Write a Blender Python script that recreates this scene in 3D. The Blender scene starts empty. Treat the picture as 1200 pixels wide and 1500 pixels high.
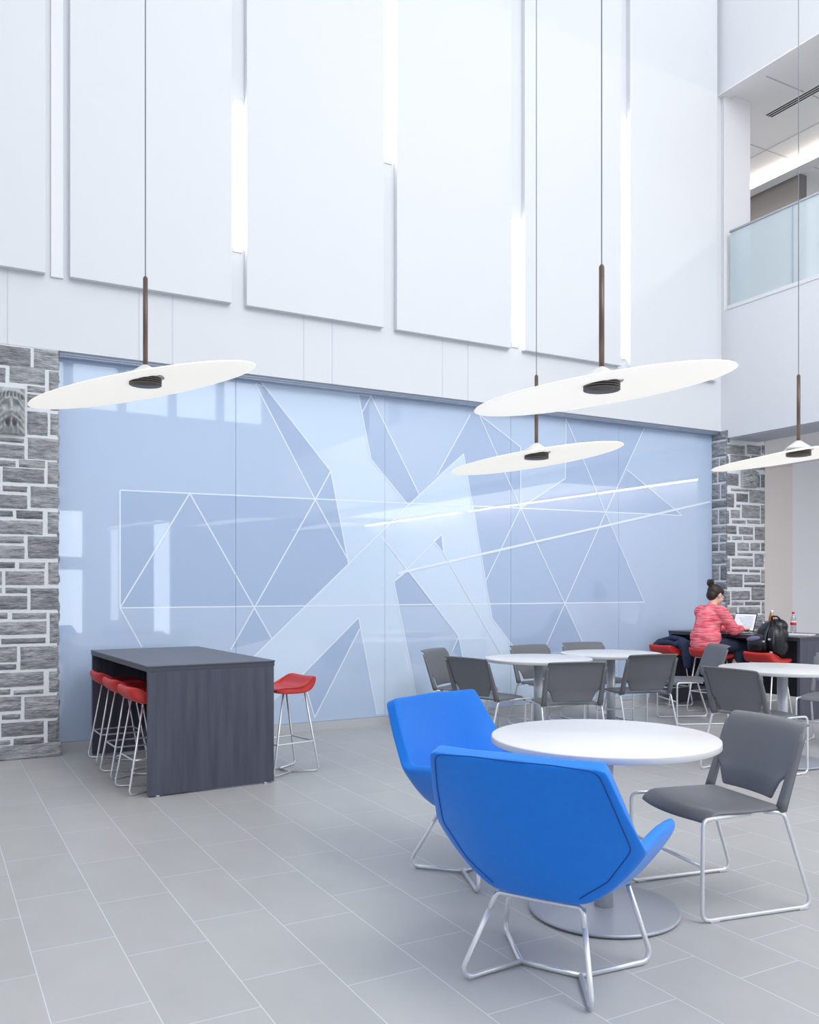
import bpy, bmesh, math, random
from mathutils import Vector, Matrix, Euler, noise

random.seed(7)
scene = bpy.context.scene
COL = scene.collection
PI = math.pi

# ------------------------------------------------------------------ helpers
def srgb(r, g, b):
    def f(c):
        c /= 255.0
        return c / 12.92 if c <= 0.04045 else ((c + 0.055) / 1.055) ** 2.4
    return (f(r), f(g), f(b), 1.0)

def material(name, rgb, rough=0.5, metal=0.0, spec=0.5, noise_amt=0.0, noise_scale=30.0,
             bump=0.0, bump_scale=120.0, emit=0.0, emit_rgb=None, coat=0.0, ior=1.5, stretch=None):
    m = bpy.data.materials.new(name)
    m.use_nodes = True
    nt = m.node_tree
    b = nt.nodes['Principled BSDF']
    b.inputs['Base Color'].default_value = srgb(*rgb)
    b.inputs['Roughness'].default_value = rough
    b.inputs['Metallic'].default_value = metal
    b.inputs['Specular IOR Level'].default_value = spec
    b.inputs['IOR'].default_value = ior
    if coat:
        b.inputs['Coat Weight'].default_value = coat
        b.inputs['Coat Roughness'].default_value = 0.05
    if emit:
        b.inputs['Emission Color'].default_value = srgb(*(emit_rgb or rgb))
        b.inputs['Emission Strength'].default_value = emit
    if noise_amt or bump:
        tc = nt.nodes.new('ShaderNodeTexCoord')
        mp = nt.nodes.new('ShaderNodeMapping')
        if stretch:
            mp.inputs['Scale'].default_value = stretch
        nt.links.new(tc.outputs['Object'], mp.inputs['Vector'])
    if noise_amt:
        n = nt.nodes.new('ShaderNodeTexNoise')
        n.inputs['Scale'].default_value = noise_scale
        n.inputs['Detail'].default_value = 5
        nt.links.new(mp.outputs['Vector'], n.inputs['Vector'])
        mr = nt.nodes.new('ShaderNodeMapRange')
        mr.inputs['From Min'].default_value = 0.3
        mr.inputs['From Max'].default_value = 0.7
        mr.inputs['To Min'].default_value = 1.0 - noise_amt
        mr.inputs['To Max'].default_value = 1.0 + noise_amt
        nt.links.new(n.outputs['Fac'], mr.inputs['Value'])
        mx = nt.nodes.new('ShaderNodeMix')
        mx.data_type = 'RGBA'
        mx.blend_type = 'MULTIPLY'
        mx.inputs['Factor'].default_value = 1.0
        mx.inputs['A'].default_value = srgb(*rgb)
        nt.links.new(mr.outputs['Result'], mx.inputs['B'])
        nt.links.new(mx.outputs['Result'], b.inputs['Base Color'])
    if bump:
        n2 = nt.nodes.new('ShaderNodeTexNoise')
        n2.inputs['Scale'].default_value = bump_scale
        n2.inputs['Detail'].default_value = 6
        nt.links.new(mp.outputs['Vector'], n2.inputs['Vector'])
        bp = nt.nodes.new('ShaderNodeBump')
        bp.inputs['Strength'].default_value = bump
        bp.inputs['Distance'].default_value = 0.01
        nt.links.new(n2.outputs['Fac'], bp.inputs['Height'])
        nt.links.new(bp.outputs['Normal'], b.inputs['Normal'])
    return m

def bm_new():
    return bmesh.new()

def box(bm, x0, x1, y0, y1, z0, z1, bevel=0.0, seg=2, mi=0):
    t = bmesh.new()
    bmesh.ops.create_cube(t, size=1.0)
    for v in t.verts:
        v.co = Vector(((x0 + x1) / 2 + v.co.x * (x1 - x0), (y0 + y1) / 2 + v.co.y * (y1 - y0), (z0 + z1) / 2 + v.co.z * (z1 - z0)))
    if bevel:
        bmesh.ops.bevel(t, geom=t.edges[:], offset=bevel, segments=seg, affect='EDGES', profile=0.5)
    merge(bm, t, mi)

def merge(bm, t, mi=0, mat=None):
    vm = {}
    for v in t.verts:
        vm[v] = bm.verts.new(mat @ v.co if mat else v.co)
    for f in t.faces:
        try:
            nf = bm.faces.new([vm[v] for v in f.verts])
            nf.material_index = mi
            nf.smooth = f.smooth
        except ValueError:
            pass
    t.free()

def fillet(pts, r, n=5, closed=False):
    P = [Vector(p) for p in pts]
    if r <= 0:
        return P
    out = []
    N = len(P)
    for i in range(N):
        if not closed and i in (0, N - 1):
            out.append(P[i]); continue
        a, b, c = P[i - 1], P[i], P[(i + 1) % N]
        u = (a - b); w = (c - b)
        lu, lw = u.length, w.length
        u.normalize(); w.normalize()
        ang = u.angle(w)
        if ang > PI - 0.05:
            out.append(b); continue
        d = min(r / math.tan(ang / 2), lu * 0.45, lw * 0.45)
        rr = d * math.tan(ang / 2)
        bis = (u + w).normalized()
        cen = b + bis * (rr / math.sin(ang / 2))
        s, e = b + u * d - cen, b + w * d - cen
        ax = s.cross(e).normalized()
        tot = s.angle(e)
        for k in range(n + 1):
            out.append(cen + Matrix.Rotation(tot * k / n, 3, ax) @ s)
    return out

def tube(bm, pts, r, fr=0.0, seg=8, closed=False, mi=0, n=5):
    P = fillet(pts, fr, n, closed)
    N = len(P)
    rings = []
    T = []
    for i in range(N):
        if closed:
            t = P[(i + 1) % N] - P[i - 1]
        else:
            t = P[min(i + 1, N - 1)] - P[max(i - 1, 0)]
        T.append(t.normalized())
    nrm = T[0].orthogonal().normalized()
    for i in range(N):
        if i:
            q = T[i - 1].rotation_difference(T[i])
            nrm = (q @ nrm)
            nrm = (nrm - T[i] * nrm.dot(T[i])).normalized()
        bi = T[i].cross(nrm)
        rad = r[i] if isinstance(r, (list, tuple)) else r
        rings.append([bm.verts.new(P[i] + (nrm * math.cos(2 * PI * k / seg) + bi * math.sin(2 * PI * k / seg)) * rad) for k in range(seg)])
    rng = range(N) if closed else range(N - 1)
    for i in rng:
        a, b = rings[i], rings[(i + 1) % N]
        for k in range(seg):
            f = bm.faces.new((a[k], a[(k + 1) % seg], b[(k + 1) % seg], b[k]))
            f.smooth = True
            f.material_index = mi
    if not closed:
        f = bm.faces.new(rings[0][::-1]); f.material_index = mi
        f = bm.faces.new(rings[-1]); f.material_index = mi

def lathe(bm, prof, seg=32, cx=0.0, cy=0.0, mi=0, smooth=True):
    rings = []
    for (r, z) in prof:
        if r < 1e-6:
            rings.append([bm.verts.new((cx, cy, z))])
        else:
            rings.append([bm.verts.new((cx + r * math.cos(2 * PI * k / seg), cy + r * math.sin(2 * PI * k / seg), z)) for k in range(seg)])
    for i in range(len(rings) - 1):
        a, b = rings[i], rings[i + 1]
        for k in range(seg):
            k2 = (k + 1) % seg
            if len(a) == 1 and len(b) == 1:
                continue
            if len(a) == 1:
                vs = (a[0], b[k2], b[k])
            elif len(b) == 1:
                vs = (a[k], a[k2], b[0])
            else:
                vs = (a[k], a[k2], b[k2], b[k])
            f = bm.faces.new(vs)
            f.smooth = smooth
            f.material_index = mi

def grid(bm, rows, smooth=True, mi=0):
    V = [[bm.verts.new(p) for p in row] for row in rows]
    for i in range(len(V) - 1):
        for j in range(len(V[0]) - 1):
            f = bm.faces.new((V[i][j], V[i][j + 1], V[i + 1][j + 1], V[i + 1][j]))
            f.smooth = smooth
            f.material_index = mi
    return V

def obj(name, bm, mat, parent=None, fix=True):
    if fix:
        bmesh.ops.recalc_face_normals(bm, faces=bm.faces[:])
    me = bpy.data.meshes.new(name)
    bm.to_mesh(me)
    bm.free()
    o = bpy.data.objects.new(name, me)
    for m in (mat if isinstance(mat, (list, tuple)) else [mat]):
        me.materials.append(m)
    COL.objects.link(o)
    if parent:
        o.parent = parent
    return o

def empty(name, loc=(0, 0, 0), rz=0.0):
    o = bpy.data.objects.new(name, None)
    o.empty_display_size = 0.1
    o.location = loc
    o.rotation_euler = (0, 0, rz)
    COL.objects.link(o)
    return o

def tag(o, label, cat, group=None, kind=None):
    o['label'] = label
    o['category'] = cat
    if group:
        o['group'] = group
    if kind:
        o['kind'] = kind
    return o

def structure(name, bm, mat):
    o = obj(name, bm, mat)
    o['kind'] = 'structure'
    return o

def bake(o):
    """apply the modifiers of an object into its mesh"""
    dg = bpy.context.evaluated_depsgraph_get()
    dg.update()
    me = bpy.data.meshes.new_from_object(o.evaluated_get(dg))
    o.modifiers.clear()
    o.data = me
    return o

def copy_tree(o, parent=None):
    c = o.copy()
    COL.objects.link(c)
    if parent:
        c.parent = parent
        c.matrix_parent_inverse = o.matrix_parent_inverse.copy()
    for ch in list(o.children):
        copy_tree(ch, c)
    return c

def mod_solid(o, t, offset=0.0):
    m = o.modifiers.new('Solidify', 'SOLIDIFY')
    m.thickness = t
    m.offset = offset
    m.use_even_offset = True
    return m

def mod_sub(o, n=2):
    m = o.modifiers.new('Subdivision', 'SUBSURF')
    m.levels = n
    m.render_levels = n
    return m

def ellipsoid(bm, c, r, rot=None, seg=20):
    t = bmesh.new()
    bmesh.ops.create_uvsphere(t, u_segments=seg, v_segments=seg // 2 + 2, radius=1.0)
    M = Matrix.Translation(Vector(c)) @ (Euler(rot).to_matrix().to_4x4() if rot else Matrix.Identity(4)) @ Matrix.Diagonal((r[0], r[1], r[2], 1.0))
    for f in t.faces:
        f.smooth = True
    merge(bm, t, 0, M)

def limb(bm, pts, radii, seg=14):
    """tapered round-jointed chain"""
    for i in range(len(pts) - 1):
        a, b = Vector(pts[i]), Vector(pts[i + 1])
        n = 5
        tube(bm, [a.lerp(b, k / n) for k in range(n + 1)], [radii[i] + (radii[i + 1] - radii[i]) * k / n for k in range(n + 1)], 0.0, seg)
    for p, r in zip(pts, radii):
        ellipsoid(bm, p, (r, r, r), None, 12)

def fuse(name, bm, mat, parent, voxel, smooth=4, fac=0.5):
    o = obj(name, bm, mat, parent)
    r = o.modifiers.new('Remesh', 'REMESH')
    r.mode = 'VOXEL'
    r.voxel_size = voxel
    r.use_smooth_shade = True
    s = o.modifiers.new('Smooth', 'SMOOTH')
    s.factor = fac
    s.iterations = smooth
    bake(o)
    for p in o.data.polygons:
        p.use_smooth = True
    return o

# ------------------------------------------------------------------ materials
M = {}
M['wall'] = material('white_paint', (221, 224, 229), 0.6, spec=0.3)
M['panel'] = material('white_panel', (221, 224, 229), 0.55, spec=0.3)
M['reveal'] = material('pale_grey_joint', (205, 212, 222), 0.6)
M['trim_dark'] = material('anodised_track', (172, 182, 200), 0.4, metal=0.3)
M['skirting'] = material('grey_skirting', (194, 196, 200), 0.45)
M['glass_base'] = material('mural_glass_blue', (189, 208, 235), 0.02, ior=1.7)
M['glass_dark'] = material('mural_glass_grey_blue', (175, 195, 226), 0.02, ior=1.7)
M['glass_light'] = material('mural_glass_pale_blue', (210, 229, 250), 0.02, ior=1.7)
M['glass_line'] = material('mural_white_line', (232, 243, 255), 0.1, ior=1.6)
M['mortar'] = material('white_mortar', (226, 229, 234), 0.9, bump=0.5, bump_scale=60)
M['stone_face'] = material('carved_limestone', (176, 178, 181), 0.85, noise_amt=0.15, noise_scale=25, bump=0.4, bump_scale=80)
M['bar_wood'] = material('charcoal_woodgrain', (76, 78, 93), 0.42, noise_amt=0.2, noise_scale=14, stretch=(1.6, 1.6, 0.12))
M['bar_top'] = material('charcoal_laminate', (86, 87, 96), 0.4, noise_amt=0.06, noise_scale=10, stretch=(1, 0.15, 1))
M['bar_dark'] = material('black_laminate', (34, 36, 46), 0.5)
M['bar_edge'] = material('charcoal_edge_band', (70, 73, 86), 0.4)
M['red'] = material('red_upholstery', (194, 44, 42), 0.42, noise_amt=0.04, noise_scale=60)
M['chrome'] = material('satin_silver_steel', (226, 228, 232), 0.32, metal=0.6)
M['alu'] = material('brushed_aluminium', (208, 211, 217), 0.36, metal=0.45)
M['base_disc'] = material('silver_powder_coat', (172, 177, 187), 0.42, metal=0.35)
M['white_lam'] = material('white_laminate', (224, 225, 228), 0.3)
M['white_edge'] = material('white_edge_band', (226, 227, 230), 0.4)
M['plastic'] = material('charcoal_plastic', (108, 110, 116), 0.42, bump=0.06, bump_scale=500)
M['blue'] = material('blue_leather', (0, 124, 232), 0.42, spec=0.35, noise_amt=0.03, noise_scale=40, bump=0.05, bump_scale=260)
_b = M['blue'].node_tree.nodes['Principled BSDF']
_b.inputs['Sheen Weight'].default_value = 0.35
_b.inputs['Sheen Roughness'].default_value = 0.4
_b.inputs['Sheen Tint'].default_value = srgb(190, 215, 255)
M['seam'] = material('dark_blue_thread', (16, 70, 150), 0.7)
M['glide'] = material('clear_plastic_glide', (196, 200, 208), 0.3)
M['lamp_white'] = material('cream_lamp_shade', (240, 238, 232), 0.55, emit=0.32, emit_rgb=(255, 250, 240))
M['lamp_cap'] = material('pale_grey_lamp_cap', (206, 206, 204), 0.5)
M['lamp_dark'] = material('black_heat_sink', (104, 99, 97), 0.45, metal=0.4)
M['bronze'] = material('dark_bronze_rod', (98, 82, 76), 0.4, metal=0.5)
M['cable'] = material('grey_cable', (140, 146, 156), 0.5)
M['led'] = material('led_white', (255, 255, 255), 0.5, emit=9.0, emit_rgb=(255, 250, 244))
M['led_warm'] = material('led_warm', (255, 250, 244), 0.5, emit=11.0, emit_rgb=(255, 240, 226))
M['led_wash'] = material('led_wall_wash', (255, 252, 248), 0.5, emit=11.0, emit_rgb=(255, 246, 238))
M['ceil'] = material('ceiling_board', (240, 240, 241), 0.8)
M['ceil_line'] = material('ceiling_joint', (188, 190, 195), 0.8)
M['black'] = material('matt_black', (24, 24, 28), 0.6)
M['taupe'] = material('taupe_paint', (150, 145, 142), 0.7)
M['beige'] = material('warm_grey_panel', (232, 224, 222), 0.5)
M['pale_grey'] = material('pale_grey_panel', (230, 231, 236), 0.5)
M['beam'] = material('grey_beam_soffit', (186, 188, 196), 0.7)
M['back_wall'] = material('pale_grey_lobby_wall', (176, 184, 196), 0.8)
M['frame_white'] = material('white_window_frame', (235, 238, 242), 0.4)
M['rail'] = material('satin_handrail', (172, 177, 186), 0.35, metal=0.6)

# floor: long stone-look tiles, one third bond, pale thin joints
def floor_material():
    m = bpy.data.materials.new('grey_porcelain_tile')
    m.use_nodes = True
    nt = m.node_tree
    b = nt.nodes['Principled BSDF']
    tc = nt.nodes.new('ShaderNodeTexCoord')
    sx = nt.nodes.new('ShaderNodeSeparateXYZ')
    nt.links.new(tc.outputs['Object'], sx.inputs['Vector'])
    a1 = nt.nodes.new('ShaderNodeMath'); a1.operation = 'ADD'; a1.inputs[1].default_value = -2.215 + 0.642 * 40
    a2 = nt.nodes.new('ShaderNodeMath'); a2.operation = 'ADD'; a2.inputs[1].default_value = -0.362 + 0.321 * 40
    nt.links.new(sx.outputs['Y'], a1.inputs[0]); nt.links.new(sx.outputs['X'], a2.inputs[0])
    cb = nt.nodes.new('ShaderNodeCombineXYZ')
    nt.links.new(a1.outputs[0], cb.inputs['X']); nt.links.new(a2.outputs[0], cb.inputs['Y'])
    br = nt.nodes.new('ShaderNodeTexBrick')
    br.offset = 0.654
    br.offset_frequency = 2
    br.inputs['Scale'].default_value = 1.0
    br.inputs['Brick Width'].default_value = 0.642
    br.inputs['Row Height'].default_value = 0.321
    br.inputs['Mortar Size'].default_value = 0.0022
    br.inputs['Mortar Smooth'].default_value = 0.2
    br.inputs['Bias'].default_value = 0.0
    br.inputs['Color1'].default_value = srgb(170, 171, 172)
    br.inputs['Color2'].default_value = srgb(175, 176, 177)
    br.inputs['Mortar'].default_value = srgb(204, 207, 212)
    nt.links.new(cb.outputs['Vector'], br.inputs['Vector'])
    n = nt.nodes.new('ShaderNodeTexNoise')
    n.inputs['Scale'].default_value = 3.0
    n.inputs['Detail'].default_value = 8
    mp = nt.nodes.new('ShaderNodeMapping'); mp.inputs['Scale'].default_value = (1.8, 0.9, 1)
    nt.links.new(tc.outputs['Object'], mp.inputs['Vector'])
    nt.links.new(mp.outputs['Vector'], n.inputs['Vector'])
    mr = nt.nodes.new('ShaderNodeMapRange')
    mr.inputs['From Min'].default_value = 0.3; mr.inputs['From Max'].default_value = 0.7
    mr.inputs['To Min'].default_value = 0.965; mr.inputs['To Max'].default_value = 1.035
    nt.links.new(n.outputs['Fac'], mr.inputs['Value'])
    mx = nt.nodes.new('ShaderNodeMix'); mx.data_type = 'RGBA'; mx.blend_type = 'MULTIPLY'
    mx.inputs['Factor'].default_value = 1.0
    nt.links.new(br.outputs['Color'], mx.inputs['A']); nt.links.new(mr.outputs['Result'], mx.inputs['B'])
    nt.links.new(mx.outputs['Result'], b.inputs['Base Color'])
    b.inputs['Roughness'].default_value = 0.38
    b.inputs['Specular IOR Level'].default_value = 0.4
    return m

def stone_material():
    m = bpy.data.materials.new('grey_ashlar_stone')
    m.use_nodes = True
    nt = m.node_tree
    b = nt.nodes['Principled BSDF']
    tc = nt.nodes.new('ShaderNodeTexCoord')
    mp = nt.nodes.new('ShaderNodeMapping'); mp.inputs['Scale'].default_value = (1, 1, 4.5)
    nt.links.new(tc.outputs['Object'], mp.inputs['Vector'])
    n = nt.nodes.new('ShaderNodeTexNoise'); n.inputs['Scale'].default_value = 9; n.inputs['Detail'].default_value = 9; n.inputs['Roughness'].default_value = 0.65
    nt.links.new(mp.outputs['Vector'], n.inputs['Vector'])
    vc = nt.nodes.new('ShaderNodeVertexColor'); vc.layer_name = 'stone_tone'
    cr = nt.nodes.new('ShaderNodeValToRGB')
    cr.color_ramp.elements[0].position = 0.33; cr.color_ramp.elements[0].color = srgb(128, 130, 135)
    cr.color_ramp.elements[1].position = 0.68; cr.color_ramp.elements[1].color = srgb(190, 192, 196)
    nt.links.new(n.outputs['Fac'], cr.inputs['Fac'])
    mx = nt.nodes.new('ShaderNodeMix'); mx.data_type = 'RGBA'; mx.blend_type = 'MULTIPLY'; mx.inputs['Factor'].default_value = 1.0
    nt.links.new(cr.outputs['Color'], mx.inputs['A']); nt.links.new(vc.outputs['Color'], mx.inputs['B'])
    nt.links.new(mx.outputs['Result'], b.inputs['Base Color'])
    b.inputs['Roughness'].default_value = 0.9
    b.inputs['Specular IOR Level'].default_value = 0.2
    n2 = nt.nodes.new('ShaderNodeTexNoise'); n2.inputs['Scale'].default_value = 22; n2.inputs['Detail'].default_value = 8
    nt.links.new(mp.outputs['Vector'], n2.inputs['Vector'])
    bp = nt.nodes.new('ShaderNodeBump'); bp.inputs['Strength'].default_value = 0.9; bp.inputs['Distance'].default_value = 0.02
    nt.links.new(n2.outputs['Fac'], bp.inputs['Height'])
    nt.links.new(bp.outputs['Normal'], b.inputs['Normal'])
    return m

def frosted_glass():
    m = bpy.data.materials.new('frosted_teal_glass')
    m.use_nodes = True
    nt = m.node_tree
    b = nt.nodes['Principled BSDF']
    b.inputs['Base Color'].default_value = srgb(222, 232, 238)
    b.inputs['Roughness'].default_value = 0.16
    tr = nt.nodes.new('ShaderNodeBsdfTransparent')
    tr.inputs['Color'].default_value = srgb(228, 240, 244)
    mx = nt.nodes.new('ShaderNodeMixShader')
    mx.inputs['Fac'].default_value = 0.62
    nt.links.new(tr.outputs[0], mx.inputs[1]); nt.links.new(b.outputs[0], mx.inputs[2])
    nt.links.new(mx.outputs[0], nt.nodes['Material Output'].inputs['Surface'])
    return m

def clear_glass(name='clear_glass', tint=(240, 246, 250), gloss=0.1):
    m = bpy.data.materials.new(name)
    m.use_nodes = True
    nt = m.node_tree
    tr = nt.nodes.new('ShaderNodeBsdfTransparent'); tr.inputs['Color'].default_value = srgb(*tint)
    gl = nt.nodes.new('ShaderNodeBsdfGlossy'); gl.inputs['Roughness'].default_value = 0.03
    mx = nt.nodes.new('ShaderNodeMixShader'); mx.inputs['Fac'].default_value = gloss
    nt.links.new(tr.outputs[0], mx.inputs[1]); nt.links.new(gl.outputs[0], mx.inputs[2])
    nt.links.new(mx.outputs[0], nt.nodes['Material Output'].inputs['Surface'])
    return m

M['floor'] = floor_material()
M['stone'] = stone_material()
M['frost'] = frosted_glass()
M['pane'] = clear_glass('window_glass')

# mural and stone layout, metres on the wall plane (x, z)
LIGHT_FACET = [(2.819, 3.426), (3.883, 3.429), (4.027, 2.747), (4.468, 2.295), (5.157, 2.887), (5.533, 1.08), (5.843, 0.727), (6.347, 0.179), (5.255, 0.154), (5.148, 0.639), (5.095, 0.89), (4.463, 1.607), (4.295, 1.487), (4.543, 0.337), (4.599, 0.109), (4.095, 0.108), (3.887, 1.119), (3.268, 0.562), (2.655, 0.06), (2.1, 0.116), (2.805, 0.792), (3.773, 1.666), (3.575, 2.598)]
DARK_FACETS = [[(2.784, 3.389), (2.832, 3.408), (3.575, 2.598), (3.408, 2.302)], [(3.408, 2.302), (3.575, 2.598), (3.643, 2.306)], [(3.896, 3.416), (4.027, 3.404), (4.595, 2.421), (4.468, 2.295), (4.027, 2.747)], [(1.526, 2.296), (3.408, 2.302), (3.643, 2.306), (3.773, 1.666), (3.284, 1.23), (1.526, 1.244)], [(4.876, 1.997), (4.776, 1.928), (4.902, 1.796)], [(4.463, 1.607), (4.295, 1.487), (4.351, 1.222), (4.793, 1.221)], [(3.887, 1.119), (3.268, 0.562), (3.401, 0.13), (3.899, 1.003)], [(5.095, 0.89), (5.148, 0.639), (5.008, 0.733)], [(5.344, 3.345), (5.924, 3.021), (5.924, 2.338), (5.299, 2.258), (5.157, 2.887), (4.818, 2.634), (5.246, 3.328)], [(6.578, 3.416), (7.811, 3.412), (7.395, 2.669), (7.184, 2.328), (6.578, 2.703)], [(7.544, 2.853), (8.457, 2.345), (7.184, 2.328), (7.395, 2.669)], [(5.924, 2.33), (6.558, 2.694), (6.578, 2.703), (7.184, 2.328), (7.808, 1.244), (5.48, 1.233), (5.299, 2.325)], [(6.558, 1.238), (6.248, 0.681), (6.897, 0.674)], [(5.499, 1.225), (6.558, 1.238), (6.189, 0.581), (5.843, 0.727), (5.533, 1.08)], [(2.771, 1.213), (2.555, 0.846), (2.95, 0.932)]]
INLAY_LINES = [((1.526, 2.296), (8.457, 2.345)), ((1.526, 2.296), (1.526, 1.244)), ((1.526, 1.244), (7.808, 1.244)), ((2.151, 2.301), (1.526, 1.244)), ((2.151, 2.301), (2.95, 0.932)), ((1.526, 1.244), (1.717, 0.887)), ((3.408, 2.302), (2.541, 0.834)), ((3.408, 2.302), (3.776, 1.694)), ((2.784, 3.389), (3.408, 2.302)), ((2.784, 3.389), (2.881, 3.374)), ((2.853, 3.41), (3.575, 2.598)), ((3.575, 2.598), (3.408, 2.302)), ((3.93, 3.231), (4.027, 3.402)), ((4.027, 3.402), (4.599, 2.417)), ((3.896, 3.416), (4.027, 3.402)), ((3.575, 2.598), (3.773, 1.666)), ((3.773, 1.666), (2.805, 0.792)), ((2.805, 0.792), (2.1, 0.116)), ((3.887, 1.119), (3.268, 0.562)), ((3.887, 1.119), (4.095, 0.115)), ((3.899, 1.003), (3.401, 0.13)), ((3.268, 0.562), (3.401, 0.13)), ((4.463, 1.607), (4.295, 1.487)), ((4.295, 1.487), (4.599, 0.109)), ((4.463, 1.607), (5.095, 0.89)), ((5.095, 0.89), (5.255, 0.154)), ((5.095, 0.89), (5.008, 0.726)), ((5.533, 1.08), (6.347, 0.179)), ((3.883, 3.429), (4.027, 2.747)), ((4.027, 2.747), (4.468, 2.295)), ((4.468, 2.295), (5.157, 2.887)), ((5.157, 2.887), (5.533, 1.08)), ((4.468, 2.295), (3.773, 1.666)), ((4.876, 1.997), (4.776, 1.928)), ((4.776, 1.928), (4.902, 1.796)), ((4.876, 1.997), (4.902, 1.796)), ((5.246, 3.328), (4.818, 2.634)), ((5.371, 3.318), (5.924, 2.33)), ((5.924, 2.33), (6.897, 0.658)), ((5.344, 3.345), (5.924, 3.021)), ((5.924, 3.021), (5.924, 2.33)), ((6.578, 3.416), (6.568, 2.702)), ((6.568, 2.702), (5.924, 2.33)), ((6.578, 3.416), (7.184, 2.328)), ((7.184, 2.328), (7.808, 1.244)), ((7.811, 3.412), (7.184, 2.328)), ((7.184, 2.328), (6.189, 0.581)), ((7.522, 2.868), (8.457, 2.345)), ((5.924, 2.33), (5.453, 1.506)), ((4.142, 1.962), (5.095, 0.894)), ((4.295, 1.487), (4.876, 1.997)), ((4.904, 1.799), (5.665, 0.664))]
WIDE_LINE = ((4.335, 1.573), (8.961, 2.543))
GLASS_SEAMS = [2.592, 4.19, 5.791, 7.397]
LEFT_STONES = [(0.339, 0.773, 3.261, 3.424), (0.799, 0.992, 3.263, 3.435), (0.339, 0.581, 3.116, 3.238), (0.612, 0.884, 3.126, 3.268), (0.916, 0.992, 3.085, 3.253), (0.747, 0.884, 3.059, 3.11), (0.747, 0.906, 2.934, 3.043), (0.927, 0.992, 2.924, 3.063), (0.747, 0.906, 2.705, 2.9), (0.927, 0.992, 2.717, 2.896), (0.339, 0.721, 2.63, 2.664), (0.339, 0.726, 2.496, 2.608), (0.752, 0.992, 2.503, 2.681), (0.339, 0.658, 2.426, 2.476), (0.684, 0.884, 2.428, 2.491), (0.906, 0.992, 2.301, 2.485), (0.561, 0.879, 2.299, 2.418), (0.339, 0.54, 2.283, 2.4), (0.561, 0.747, 2.222, 2.267), (0.339, 0.54, 2.21, 2.255), (0.773, 0.992, 2.096, 2.274), (0.339, 0.747, 2.081, 2.193), (0.339, 0.638, 2.012, 2.062), (0.663, 0.868, 2.0, 2.068), (0.906, 0.992, 1.88, 2.064), (0.339, 0.868, 1.869, 1.982), (0.339, 0.721, 1.794, 1.851), (0.752, 0.992, 1.671, 1.855), (0.339, 0.726, 1.666, 1.772), (0.339, 0.653, 1.587, 1.637), (0.684, 0.884, 1.584, 1.635), (0.911, 0.992, 1.453, 1.638), (0.581, 0.879, 1.447, 1.561), (0.339, 0.555, 1.447, 1.558), (0.581, 0.747, 1.379, 1.424), (0.339, 0.555, 1.38, 1.424), (0.773, 0.992, 1.241, 1.419), (0.339, 0.747, 1.245, 1.357), (0.339, 0.596, 1.168, 1.218), (0.632, 0.895, 1.162, 1.214), (0.922, 0.992, 0.957, 1.211), (0.339, 0.895, 1.035, 1.142), (0.55, 0.89, 0.959, 1.004), (0.339, 0.525, 0.968, 1.012), (0.339, 0.669, 0.809, 0.937), (0.695, 0.992, 0.743, 0.932), (0.339, 0.663, 0.747, 0.792), (0.339, 0.874, 0.602, 0.72), (0.916, 0.992, 0.542, 0.715), (0.339, 0.617, 0.542, 0.586), (0.643, 0.874, 0.536, 0.57), (0.339, 0.7, 0.405, 0.522), (0.726, 0.992, 0.324, 0.513), (0.555, 0.695, 0.335, 0.375), (0.339, 0.53, 0.349, 0.388), (0.55, 0.874, 0.193, 0.306), (0.339, 0.525, 0.216, 0.327), (0.906, 0.992, 0.121, 0.3), (0.339, 0.617, 0.128, 0.167), (0.643, 0.874, 0.109, 0.172)]
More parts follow.
